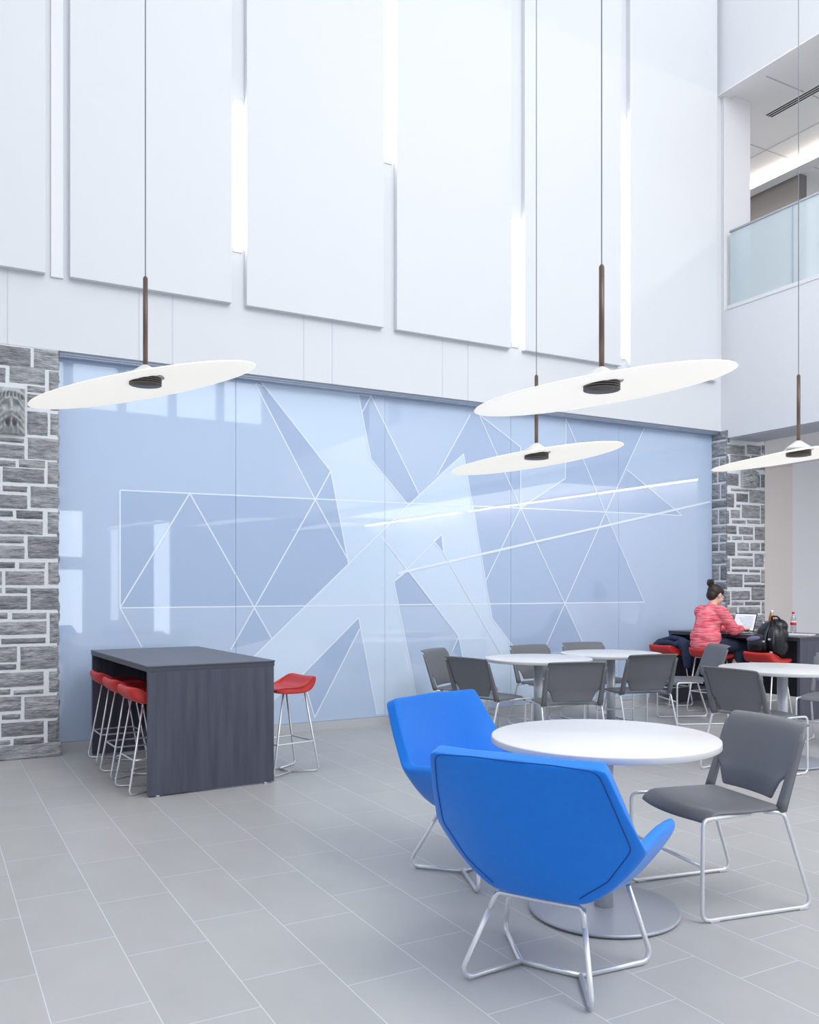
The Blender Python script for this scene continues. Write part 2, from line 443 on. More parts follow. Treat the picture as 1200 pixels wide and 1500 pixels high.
RIGHT_STONES = [(9.005, 9.056, 3.287, 3.454), (9.005, 9.341, 3.144, 3.263), (9.382, 9.643, 3.169, 3.287), (9.662, 9.723, 3.196, 3.301), (9.005, 9.035, 2.936, 3.111), (9.071, 9.439, 2.951, 3.137), (9.47, 9.723, 2.974, 3.153), (9.005, 9.22, 2.74, 2.893), (9.53, 9.628, 2.739, 2.91), (9.649, 9.723, 2.745, 2.916), (9.081, 9.413, 2.672, 2.703), (9.005, 9.136, 2.457, 2.632), (9.182, 9.4, 2.537, 2.644), (9.426, 9.723, 2.533, 2.703), (9.177, 9.258, 2.463, 2.499), (9.284, 9.628, 2.331, 2.501), (9.649, 9.723, 2.268, 2.511), (9.005, 9.043, 2.245, 2.411), (9.076, 9.246, 2.32, 2.426), (9.101, 9.356, 2.252, 2.296), (9.382, 9.628, 2.261, 2.306), (9.005, 9.182, 2.115, 2.221), (9.228, 9.496, 2.114, 2.212), (9.53, 9.723, 2.05, 2.221), (9.005, 9.068, 2.035, 2.079), (9.101, 9.284, 2.039, 2.086), (9.31, 9.496, 2.044, 2.092), (9.005, 9.157, 1.834, 2.006), (9.202, 9.418, 1.9, 2.006), (9.449, 9.628, 1.905, 2.012), (9.654, 9.723, 1.908, 2.016), (9.202, 9.491, 1.839, 1.874), (9.525, 9.702, 1.696, 1.87), (9.005, 9.061, 1.632, 1.802), (9.096, 9.496, 1.696, 1.802), (9.096, 9.392, 1.628, 1.663), (9.423, 9.628, 1.623, 1.659), (9.654, 9.723, 1.484, 1.661), (9.005, 9.297, 1.43, 1.597), (9.33, 9.635, 1.493, 1.591), (9.33, 9.723, 1.43, 1.462), (8.989, 9.062, 1.2, 1.379), (9.091, 9.435, 1.26, 1.38), (9.465, 9.718, 1.257, 1.43), (9.091, 9.317, 1.195, 1.243), (9.344, 9.633, 1.192, 1.24), (9.664, 9.718, 1.073, 1.239), (8.989, 9.195, 1.092, 1.174), (9.232, 9.633, 1.087, 1.17), (8.989, 9.15, 0.979, 1.077), (9.172, 9.42, 0.975, 1.073), (9.442, 9.718, 0.97, 1.062), (9.005, 9.233, 0.885, 0.964), (9.271, 9.426, 0.879, 0.959), (9.465, 9.723, 0.874, 0.954), (9.005, 9.233, 0.731, 0.854), (9.271, 9.426, 0.724, 0.848), (9.465, 9.723, 0.717, 0.842), (9.005, 9.157, 0.622, 0.701), (9.195, 9.426, 0.614, 0.694), (9.465, 9.723, 0.604, 0.685), (9.005, 9.157, 0.469, 0.591), (9.195, 9.348, 0.461, 0.585), (9.387, 9.723, 0.449, 0.574), (9.005, 9.233, 0.26, 0.436), (9.271, 9.504, 0.247, 0.425), (9.543, 9.723, 0.234, 0.414), (9.005, 9.233, 0.15, 0.23), (9.271, 9.426, 0.138, 0.218), (9.465, 9.723, 0.124, 0.205), (9.005, 9.233, -0.056, 0.12), (9.271, 9.504, -0.073, 0.104), (9.543, 9.723, -0.089, 0.091), (9.005, 9.233, -0.166, -0.087), (9.271, 9.504, -0.185, -0.105), (9.543, 9.723, -0.201, -0.121)]

# ------------------------------------------------------------------ the setting
YU, YM = 7.95, 8.10          # faces of the white upper wall and of the glass mural
bm = bm_new(); box(bm, -6, 20, -9, 16, -0.1, 0.0); structure('floor', bm, M['floor'])

bm = bm_new(); box(bm, -5.0, 9.05, YU, 8.4, 3.44, 9.3); structure('wall_back', bm, M['wall'])
bm = bm_new(); box(bm, -5.0, 9.30, 8.125, 8.4, 0.0, 3.44); structure('wall_back_lower', bm, M['wall'])
bm = bm_new(); box(bm, 1.005, 9.0, 8.075, 8.125, 0.0, 0.085); structure('baseboard_back', bm, M['skirting'])
bm = bm_new(); box(bm, 1.005, 9.0, 8.0, 8.125, 3.405, 3.44); box(bm, 1.005, 9.0, 7.985, 8.0, 3.418, 3.44)
structure('trim_1', bm, M['trim_dark'])
bm = bm_new()
for x in (0.6, 1.662, 1.956, 3.224, 3.527, 4.80, 5.12):
    box(bm, x - 0.004, x + 0.004, YU - 0.003, YU + 0.01, 3.44, 4.06)
structure('trim_2', bm, M['reveal'])

bm = bm_new(); box(bm, -5.3, -5.0, -8.3, 8.4, 0, 9.3); structure('wall_left_added', bm, M['wall'])  # unseen wall added to hold back light from the open left

# stone pillars: rock faced ashlar blocks proud of a white mortar body
def pillar(x0, x1, yf, yb, ztop, stones, side_x=None, seed=1):
    rnd = random.Random(seed)
    bm = bm_new()
    tone = bm.loops.layers.color.new('stone_tone')
    box(bm, x0 + 0.012, x1 - 0.012, yf + 0.012, yb, 0.0, ztop, mi=1)
    for f in bm.faces:
        for l in f.loops:
            l[tone] = (1, 1, 1, 1)
    def block(a, b, z0, z1, face):
        nx = max(4, int((b - a) / 0.022)); nz = max(3, int((z1 - z0) / 0.022))
        g = rnd.uniform(0.80, 1.16)
        off = Vector((rnd.uniform(0, 50), rnd.uniform(0, 50), rnd.uniform(0, 50)))
        rows = []
        for j in range(nz + 1):
            row = []
            for i in range(nx + 1):
                s = a + (b - a) * i / nx; z = z0 + (z1 - z0) * j / nz
                e = min(i, nx - i, j, nz - j)
                d = 0.0 if e == 0 else (0.010 + 0.014 * noise.noise(Vector((s * 9, z * 22, 0)) + off) + 0.006 * noise.noise(Vector((s * 40, z * 60, 3)) + off))
                jit = 0.003 * noise.noise(Vector((s * 30, z * 30, 9)) + off) if e == 0 else 0.0
                if face == 'front':
                    row.append((s + jit, yf + 0.010 - d, z + jit))
                elif face == 'left':
                    row.append((x0 + 0.010 - d, s + jit, z + jit))
                else:
                    row.append((x1 - 0.010 + d, s + jit, z + jit))
            rows.append(row)
        V = grid(bm, rows, smooth=False)
        rim = V[0] + [r[-1] for r in V[1:]] + V[-1][-2::-1] + [r[0] for r in V[-2:0:-1]]
        back = []
        for v in rim:
            c = v.co.copy()
            if face == 'front': c.y = yf + 0.02
            elif face == 'left': c.x = x0 + 0.02
            else: c.x = x1 - 0.02
            back.append(bm.verts.new(c))
        n = len(rim)
        for i in range(n):
            bm.faces.new((rim[i], rim[(i + 1) % n], back[(i + 1) % n], back[i]))
        bm.faces.ensure_lookup_table()
        for f in bm.faces[block.k:]:
            for l in f.loops:
                l[tone] = (g, g, g * 1.01, 1)
        block.k = len(bm.faces)
    block.k = len(bm.faces)
    for (a, b, z0, z1) in stones:
        block(max(a, x0), min(b, x1), z0, min(z1, ztop - 0.005), 'front')
    # the return face, courses of its own
    for face, (ya, yb2) in (('left', (yf + 0.012, yb)), ('right', (yf + 0.012, yb))):
        z = 0.02
        while z < ztop - 0.06:
            h = min(rnd.choice((0.09, 0.14, 0.19)), ztop - z - 0.01)
            if rnd.random() < 0.5 or yb2 - ya < 0.2:
                block(ya, yb2, z, z + h, face)
            else:
                mid = ya + (yb2 - ya) * rnd.uniform(0.4, 0.6)
                block(ya, mid - 0.012, z, z + h, face); block(mid + 0.012, yb2, z, z + h, face)
            z += h + 0.025
    if x0 < 0.5:
        box(bm, x0, x1 + 0.012, yf - 0.012, yb, 0.0, 0.118, bevel=0.012)
        bm.faces.ensure_lookup_table()
        for f in bm.faces[block.k:]:
            for l in f.loops:
                l[tone] = (1.0, 1.01, 1.02, 1)
    return structure('stone_pillar', bm, [M['stone'], M['mortar']])

# off frame stones continue the left pillar to the left
left = list(LEFT_STONES)
pillar(0.30, 1.0, 7.93, 8.125, 3.435, left, seed=3)
pillar(9.0, 9.735, 7.85, 8.125, 3.435, RIGHT_STONES, seed=5)

# carved grotesque heads set into the pillars
def carving(cx, y, cz, w, h, label, depth=1.15):
    bm = bm_new()
    nx, nz = 44, 48
    def g(x, z, px, pz, sx, sz):
        return math.exp(-((x - px) / sx) ** 2 - ((z - pz) / sz) ** 2)
    def height(x, z):
        ax = abs(x)
        d = 0.05 * math.exp(-(ax / 0.75) ** 4 - (z / 0.95) ** 4)
        d += 0.050 * g(ax, z, 0.0, 0.02, 0.13, 0.30) + 0.030 * g(ax, z, 0.13, -0.10, 0.10, 0.08)   # nose, nostrils
        d -= 0.045 * g(ax, z, 0.34, 0.22, 0.15, 0.09)                                              # sockets
        d += 0.035 * g(ax, z, 0.34, 0.22, 0.09, 0.055)                                             # eyes
        d += 0.040 * g(ax, z, 0.36, 0.42 - 0.25 * (ax - 0.36), 0.28, 0.07)                         # brows
        d += 0.035 * g(ax, z, 0.50, -0.08, 0.18, 0.18)                                             # cheeks
        d += 0.030 * math.exp(-((z + 0.26 + 0.30 * ax) / 0.055) ** 2) * math.exp(-(ax / 0.62) ** 6) # moustache
        d -= 0.050 * g(ax, z, 0.20, -0.52, 0.30, 0.16)                                             # mouth
        d += 0.060 * math.exp(-(ax / 0.10) ** 4 - ((z + 0.58) / 0.26) ** 4)                        # tongue
        d += 0.038 * g(ax, z, 0.42, -0.62, 0.10, 0.22)                                             # beard curls
        d += 0.030 * g(ax, z, 0.68, -0.40, 0.10, 0.25)
        d += 0.025 * math.exp(-((z - 0.80 + 0.25 * ax * ax) / 0.07) ** 2)                          # brow band
        d += 0.018 * math.sin(ax * 26 + z * 7) * math.exp(-((z - 0.62) / 0.14) ** 2)              # hair locks
        d += 0.012 * math.sin(z * 24 + ax * 12) * math.exp(-((ax - 0.72) / 0.2) ** 2)
        return max(0.0, d) * depth
    rows = []
    for j in range(nz + 1):
        z = -1 + 2 * j / nz
        row = []
        for i in range(nx + 1):
            x = -1 + 2 * i / nx
            e = min(i, nx - i, j, nz - j)
            row.append((cx + x * w / 2, y - (0.0 if e == 0 else 0.008 + height(x, z)), cz + z * h / 2))
        rows.append(row)
    grid(bm, rows)
    box(bm, cx - w / 2, cx + w / 2, y, y + 0.03, cz - h / 2, cz + h / 2)
    o = obj('stone_carving', bm, M['stone_face'])
    tag(o, label, 'carving', 'carved heads set in the stone pillars')
carving(0.618, 7.925, 2.885, 0.222, 0.39, 'carved grey stone face with open mouth in the left stone pillar')
carving(9.40, 7.845, 2.845, 0.27, 0.235, 'carved grey stone face high on the right stone pillar')

# white wall panels standing proud of the upper wall
PX = [(0.239, 0.884, 'white wall panel at the far left above the stone pillar'),
      (1.077, 2.485, 'tall white wall panel behind the cable of the lamp nearest the left pillar'),
      (2.629, 4.069, 'tall white wall panel above the pale diagonal bands of the mural'),
      (4.217, 5.647, 'tall white wall panel above the middle of the mural, left of the far lamp cable'),
      (5.828, 7.242, 'tall white wall panel behind the cable of the lamp over the front table'),
      (7.382, 8.86, 'tall white wall panel reaching to the corner beside the balcony')]
for x0, x1, lab in PX:
    bm = bm_new(); box(bm, x0, x1, 7.885, YU, 4.06, 9.25, bevel=0.004)
    tag(obj('wall_panel', bm, M['panel']), lab, 'wall panel', 'white panels on the upper wall')

# vertical light strips in the joints between the panels
SL = [(2.557, 4.60, 5.93, 'vertical light strip at the right edge of the panel behind the left lamp cable'),
      (4.143, 5.80, 7.9, 'vertical light strip running out of the top edge at mid picture'),
      (5.737, 4.13, 5.50, 'vertical light strip low beside the cable of the far lamp'),
      (7.312, 4.20, 7.02, 'longest vertical light strip, right of the cable over the front table')]
for x, z0, z1, lab in SL:
    root = empty('wall_light', (x, YU, z0))
    bm = bm_new(); box(bm, -0.045, 0.045, -0.012, 0.0, -0.04, z1 - z0 + 0.04); obj('housing', bm, M['wall'], root)
    bm = bm_new(); box(bm, -0.035, 0.035, -0.028, -0.012, 0.0, z1 - z0, bevel=0.006); obj('diffuser', bm, M['led'], root)
    tag(root, lab, 'light', 'light strips between the wall panels')
root = empty('wall_light', (0.98, YU, 4.05))
bm = bm_new(); box(bm, -0.05, 0.05, -0.02, 0.0, 0.0, 2.6, bevel=0.004); obj('housing', bm, M['pale_grey'], root)
tag(root, 'unlit pale grey vertical strip in the joint above the left stone pillar', 'light', 'light strips between the wall panels')

# glass mural: five back painted glass sheets with inlaid facets and white lines
def inside(x, z, poly):
    c = False
    n = len(poly)
    for i in range(n):
        x0, z0 = poly[i]; x1, z1 = poly[(i + 1) % n]
        if (z0 > z) != (z1 > z) and x < (x1 - x0) * (z - z0) / (z1 - z0) + x0:
            c = not c
    return c
MX0, MX1, MZ0, MZ1 = 1.005, 9.0, 0.088, 3.405
mural = empty('glass_mural', ((MX0 + MX1) / 2, YM, MZ0))
tag(mural, 'wide pale blue glass wall mural with white lines and faceted bands', 'mural')
edges = []
for poly in [LIGHT_FACET] + DARK_FACETS:
    for i in range(len(poly)):
        edges.append((poly[i], poly[(i + 1) % len(poly)]))
cuts = [MX0] + GLASS_SEAMS + [MX1]
for k in range(len(cuts) - 1):
    xa, xb = cuts[k] + (0.0015 if k else 0), cuts[k + 1] - (0.0015 if k < len(cuts) - 2 else 0)
    bm = bm_new()
    vs = [bm.verts.new((x, YM, z)) for x, z in ((xa, MZ0), (xb, MZ0), (xb, MZ1), (xa, MZ1))]
    bm.faces.new(vs)
    for (p, q) in edges:
        if max(p[0], q[0]) < xa or min(p[0], q[0]) > xb:
            continue
        d = Vector((q[0] - p[0], 0, q[1] - p[1]))
        if d.length < 1e-4:
            continue
        bmesh.ops.bisect_plane(bm, geom=bm.verts[:] + bm.edges[:] + bm.faces[:], plane_co=(p[0], YM, p[1]), plane_no=Vector((d.z, 0, -d.x)).normalized(), dist=1e-5)
    for f in bm.faces:
        c = f.calc_center_median()
        mi = 0
        for dpoly in DARK_FACETS:
            if inside(c.x, c.z, dpoly):
                mi = 1
        if inside(c.x, c.z, LIGHT_FACET):
            mi = 2
            if inside(c.x, c.z, DARK_FACETS[4]):
                mi = 1
        f.material_index = mi
    bmesh.ops.recalc_face_normals(bm, faces=bm.faces[:])
    for f in bm.faces:
        if f.normal.y > 0:
            f.normal_flip()
    box(bm, xa, xb, YM + 0.0005, YM + 0.024, MZ0, MZ1)
    def strip(p, q, w, off):
        if abs(q[0] - p[0]) > 1e-6:
            if p[0] > q[0]: p, q = q, p
            def cl(x): 
                t = (x - p[0]) / (q[0] - p[0]); return (x, p[1] + t * (q[1] - p[1]))
            if q[0] < xa or p[0] > xb: return
            if p[0] < xa: p2 = cl(xa)
            else: p2 = p
            q2 = cl(xb) if q[0] > xb else q
        else:
            if p[0] < xa or p[0] > xb: return
            p2, q2 = p, q
        p2 = (p2[0], max(MZ0, min(MZ1, p2[1]))); q2 = (q2[0], max(MZ0, min(MZ1, q2[1])))
        d = Vector((q2[0] - p2[0], 0, q2[1] - p2[1]))
        if d.length < 0.01: return
        d.normalize(); n = Vector((d.z, 0, -d.x)) * w / 2
        a, b = Vector((p2[0], YM - off, p2[1])), Vector((q2[0], YM - off, q2[1]))
        f = bm.faces.new([bm.verts.new(c) for c in (a + n, a - n, b - n, b + n)])
        f.material_index = 3
        f.normal_update()
        if f.normal.y > 0: f.normal_flip()
    for i, (p, q) in enumerate(INLAY_LINES):
        strip(p, q, 0.0125, 0.0010 + 0.00006 * i)
    strip(WIDE_LINE[0], WIDE_LINE[1], 0.026, 0.0010 + 0.00006 * len(INLAY_LINES))
    o = obj('glass_panel', bm, [M['glass_base'], M['glass_dark'], M['glass_light'], M['glass_line']], None, fix=False)
    o.location = (-mural.location.x, -mural.location.y, -mural.location.z)
    o.parent = mural

# ---- right side: balcony over a lower passage
YF = 7.84
bm = bm_new(); box(bm, 9.0, 9.55, -8.0, YU, 3.44, 4.98); box(bm, 9.0, 9.55, -8.0, YF, 3.34, 3.44)
structure('slab_balcony', bm, M['wall'])
bm = bm_new(); box(bm, 9.02, 9.54, -8.0, YF - 0.03, 3.325, 3.34); structure('beam_soffit', bm, M['beam'])
bm = bm_new(); box(bm, 8.93, 9.08, -8.0, 8.4, 7.76, 9.3); structure('wall_bulkhead', bm, M['wall'])
bm = bm_new(); box(bm, 8.925, 9.10, -8.0, 7.95, 7.745, 7.76); structure('trim_3', bm, M['ceil'])
bm = bm_new(); box(bm, 9.0, 9.49, 7.9, 8.4, 4.98, 7.8); box(bm, 9.05, 9.49, YU, 8.4, 3.44, 4.98); structure('wall_right_pier', bm, M['wall'])
bm = bm_new(); box(bm, 9.08, 16, -8.0, 15.5, 7.8, 7.9)
structure('ceiling_upper', bm, M['ceil'])
bm = bm_new()
for y in (9.6, 8.65, 7.4, 6.2):
    box(bm, 9.1, 14, y - 0.008, y + 0.008, 7.797, 7.802)
box(bm, 10.72, 10.74, -8, 15, 7.797, 7.802)
structure('trim_4', bm, M['ceil_line'])
bm = bm_new(); box(bm, 9.55, 16, -8.0, 15.5, 4.86, 4.96); structure('floor_upper', bm, M['floor'])
bm = bm_new(); box(bm, 11.75, 11.95, 8.89, 15.4, 4.96, 7.8); structure('wall_upper', bm, M['taupe'])
bm = bm_new(); box(bm, 12.6, 12.8, -8.0, 8.89, 4.96, 7.8); structure('wall_upper', bm, M['wall'])
bm = bm_new(); box(bm, 9.0, 16, 15.4, 15.6, 0.0, 9.0); structure('wall_far', bm, M['wall'])

# slot diffuser in the balcony ceiling
root = empty('ceiling_vent', (9.97, 5.0, 7.8))
bm = bm_new(); box(bm, -0.075, 0.075, -3.0, 3.02, -0.012, 0.0); obj('frame', bm, M['ceil'], root)
for dx in (-0.045, 0.0, 0.045):
    bm = bm_new(); box(bm, dx - 0.013, dx + 0.013, -2.98, 3.0, -0.014, -0.011); obj('slot', bm, M['black'], root)
tag(root, 'black three slot linear air vent in the balcony ceiling', 'vent')

# linear light over the balcony corridor
root = empty('ceiling_light', (11.5, 3.0, 7.8))
bm = bm_new(); box(bm, -0.10, 0.12, -9.0, 9.5, -0.10, 0.0, bevel=0.006); obj('housing', bm, M['wall'], root)
bm = bm_new(); box(bm, -0.13, -0.10, -9.0, 9.5, -0.085, -0.015, bevel=0.004); obj('diffuser', bm, M['led_warm'], root)
tag(root, 'long glowing linear ceiling light along the upper corridor', 'light')

# glass balustrade
root = empty('glass_balustrade', (9.03, 3.0, 4.98))
ys = [YF - 0.01 - 0.925 * k for k in range(10)]
for k in range(9):
    bm = bm_new(); box(bm, -0.006, 0.006, ys[k + 1] - 3.0 + 0.006, ys[k] - 3.0 - 0.006, 0.05, 0.985); obj('glass_panel', bm, M['frost'], root)
    if k:
        bm = bm_new(); box(bm, -0.012, 0.012, ys[k] - 3.0 - 0.006, ys[k] - 3.0 + 0.006, 0.03, 0.985); obj('post', bm, M['trim_dark'], root)
bm = bm_new(); box(bm, -0.018, 0.018, ys[9] - 3.0, ys[0] - 3.0, 0.985, 1.012, bevel=0.004); obj('top_rail', bm, M['rail'], root)
bm = bm_new(); box(bm, -0.04, 0.03, ys[9] - 3.0, ys[0] - 3.0 + 0.01, 0.0, 0.05, bevel=0.004); obj('bottom_channel', bm, M['wall'], root)
tag(root, 'frosted pale teal glass balustrade with slim rail on the balcony edge', 'balustrade')

# passage under the balcony
bm = bm_new(); box(bm, 9.55, 16, -8.0, 15.4, 3.36, 3.5); structure('ceiling_lower', bm, M['ceil'])
bm = bm_new(); box(bm, 12.1, 12.3, 9.17, 15.4, 0.0, 3.36); structure('wall_right_far', bm, M['beige'])
bm = bm_new(); box(bm, 11.92, 12.3, -8.0, 9.12, 0.0, 3.36); structure('wall_right', bm, M['pale_grey'])
bm = bm_new(); box(bm, 12.06, 12.12, 9.12, 9.17, 0.0, 3.36); structure('trim_5', bm, M['taupe'])
for (y0, y1) in ((-2.0, 5.6), (-7.8, -2.5)):
    root = empty('wall_light', (11.75, (y0 + y1) / 2, 3.36))
    hl = (y1 - y0) / 2
    bm = bm_new(); box(bm, -0.05, 0.05, -hl, hl, -0.05, 0.0); obj('housing', bm, M['wall'], root)
    bm = bm_new(); box(bm, -0.022, 0.022, -hl, hl, -0.075, -0.05, bevel=0.006); obj('diffuser', bm, M['led_wash'], root)
    tag(root, 'long linear light under the balcony mirrored in the mural, ' + ('nearer the mural' if y1 > 0 else 'nearer the windows'), 'light', 'linear lights under the balcony')

# window wall behind the camera, seen mirrored in the glass
bm = bm_new()
def wall_with_openings(bm, x0, x1, z0, z1, y0, y1, holes):
    xs = sorted({x0, x1} | {h[0] for h in holes} | {h[1] for h in holes})
    zs = sorted({z0, z1} | {h[2] for h in holes} | {h[3] for h in holes})
    for i in range(len(xs) - 1):
        for j in range(len(zs) - 1):
            cx, cz = (xs[i] + xs[i + 1]) / 2, (zs[j] + zs[j + 1]) / 2
            if any(h[0] < cx < h[1] and h[2] < cz < h[3] for h in holes):
                continue
            box(bm, xs[i], xs[i + 1], y0, y1, zs[j], zs[j + 1])
holes = [(1.6, 3.67, 0.19, 1.93), (1.6, 3.67, 2.18, 3.47), (5.43, 5.96, 0.1, 3.3), (4.3, 4.6, 0.5, 3.1)] + [(2.0 + 1.35 * k, 3.2 + 1.35 * k, 6.1, 7.5) for k in range(5)]
wall_with_openings(bm, -5.3, 12, 0, 9.3, -8.3, -8.05, holes)
structure('wall_front', bm, M['back_wall'])
for n, (x0, x1, z0, z1) in enumerate(holes):
    bm = bm_new(); w = 0.045
    for b in ((x0, x0 + w, z0, z1), (x1 - w, x1, z0, z1), (x0, x1, z0, z0 + w), (x0, x1, z1 - w, z1)):
        box(bm, b[0], b[1], -8.22, -8.1, b[2], b[3])
    fr = structure('window_%d' % (n + 1), bm, M['frame_white'])
    bm = bm_new(); box(bm, x0 + w, x1 - w, -8.165, -8.155, z0 + w, z1 - w)
    obj('pane', bm, M['pane'], fr)

# skylight grid the pendants hang from
bm = bm_new()
for x in (-3.0, -0.99, 1.0, 3.0, 5.0, 7.0):
    box(bm, x - 0.04, x + 0.04, -8.0, 8.4, 9.3, 9.46)
for y in (-6, -3.5, -1, 1.5, 4, 6.5):
    box(bm, -5.0, 8.93, y - 0.04, y + 0.04, 9.3, 9.46)
structure('ceiling', bm, M['frame_white'])

# ------------------------------------------------------------------ pendant lamps
def make_pendant():
    root = empty('pendant_lamp')
    sh = bm_new()
    R = 0.585
    prof = [(0.0, 0.040), (0.05, 0.0395), (0.12, 0.036), (0.25, 0.026), (0.40, 0.013), (0.52, 0.003), (R - 0.006, -0.001), (R, 0.0015),
            (R - 0.004, 0.005), (0.52, 0.010), (0.40, 0.021), (0.25, 0.035), (0.12, 0.047), (0.05, 0.052), (0.0, 0.053)]
    lathe(sh, prof, 72)
    shade = obj('lamp_shade', sh, M['lamp_white'], root)
    b = bm_new(); lathe(b, [(0.0, 0.112), (0.012, 0.112), (0.02, 0.108), (0.045, 0.090), (0.078, 0.066), (0.098, 0.048), (0.0, 0.046)], 36); obj('cap', b, M['lamp_cap'], root)
    b = bm_new()
    lathe(b, [(0.0, 0.044), (0.055, 0.044), (0.055, 0.004), (0.0, 0.004)], 28)
    for k in range(4):
        z = 0.043 - 0.0105 * k
        lathe(b, [(0.0, z), (0.082, z), (0.084, z - 0.003), (0.082, z - 0.006), (0.0, z - 0.006)], 32)
    obj('heat_sink', b, M['lamp_dark'], root)
    b = bm_new(); tube(b, [(0, 0, 0.108), (0, 0, 0.565)], 0.0125, 0, 12); lathe(b, [(0.0125, 0.565), (0.008, 0.575), (0.0, 0.576)], 12); obj('rod', b, M['bronze'], root)
    b = bm_new(); tube(b, [(0, 0, 0.57), (0, 0, 7.0)], 0.0032, 0, 6); obj('cable', b, M['cable'], root)
    return root
LAMPS = [((1.012, 4.69, 2.483), (-0.245, -0.035, 0.966), 'disc pendant lamp on the left, in front of the stone pillar'),
         ((2.690, 3.058, 2.318), (-0.159, 0.012, 0.987), 'largest disc pendant lamp, hanging over the front white table'),
         ((3.642, 4.797, 2.298), (-0.135, 0.055, 0.989), 'smaller disc pendant lamp hanging just below the large one'),
         ((5.366, 4.056, 2.346), (-0.125, 0.055, 0.990), 'disc pendant lamp at the right edge, in front of the right pillar')]
lamp0 = make_pendant()
for i, (loc, n, lab) in enumerate(LAMPS):
    r = lamp0 if i == 0 else copy_tree(lamp0)
    r.location = loc
    tag(r, lab, 'lamp', 'tilted disc pendant lamps')
    q = Vector((0, 0, 1)).rotation_difference(Vector(n).normalized())
    for ch in r.children:
        if ch.name.startswith('lamp_shade'):
            ch.rotation_mode = 'QUATERNION'
            ch.rotation_quaternion = q
        if ch.name.startswith('cable'):
            ch.scale = (1, 1, (9.3 - loc[2] - 0.57) / 6.43)
            ch.location = (0, 0, 0.57 - 0.57 * ch.scale[2])

# ------------------------------------------------------------------ round tables
def make_table():
    root = empty('round_table')
    b = bm_new(); lathe(b, [(0.0, 0.773), (0.490, 0.773), (0.494, 0.771), (0.495, 0.768)], 72); 
    top = obj('tabletop', b, M['white_lam'], root)
    b = bm_new(); lathe(b, [(0.495, 0.768), (0.495, 0.745), (0.490, 0.742), (0.0, 0.742)], 72); obj('edge_band', b, M['white_edge'], top)
    b = bm_new(); lathe(b, [(0.0, 0.741), (0.20, 0.741), (0.20, 0.734), (0.05, 0.728), (0.0, 0.728)], 32); obj('mounting_plate', b, M['alu'], root)
    b = bm_new(); lathe(b, [(0.0, 0.73), (0.042, 0.73), (0.042, 0.02), (0.0, 0.02)], 32); obj('column', b, M['alu'], root)
    b = bm_new(); lathe(b, [(0.0, 0.026), (0.318, 0.021), (0.327, 0.017), (0.329, 0.012), (0.325, 0.006), (0.31, 0.0), (0.0, 0.0)], 64); obj('base', b, M['base_disc'], root)
    return root
TABLES = [((2.626, 2.971), 'front white round table between the two blue chairs and a grey chair'),
          ((4.995, 6.55), 'white round table left in the far row, with four grey chairs'),
          ((5.996, 6.68), 'white round table in the middle of the far row, right of the similar one'),
          ((6.12, 4.776), 'white round table on the right, before the stool with the black backpack')]
tab0 = make_table()
for i, (p, lab) in enumerate(TABLES):
    r = tab0 if i == 0 else copy_tree(tab0)
    r.location = (p[0], p[1], 0)
    tag(r, lab, 'table', 'white round pedestal tables')

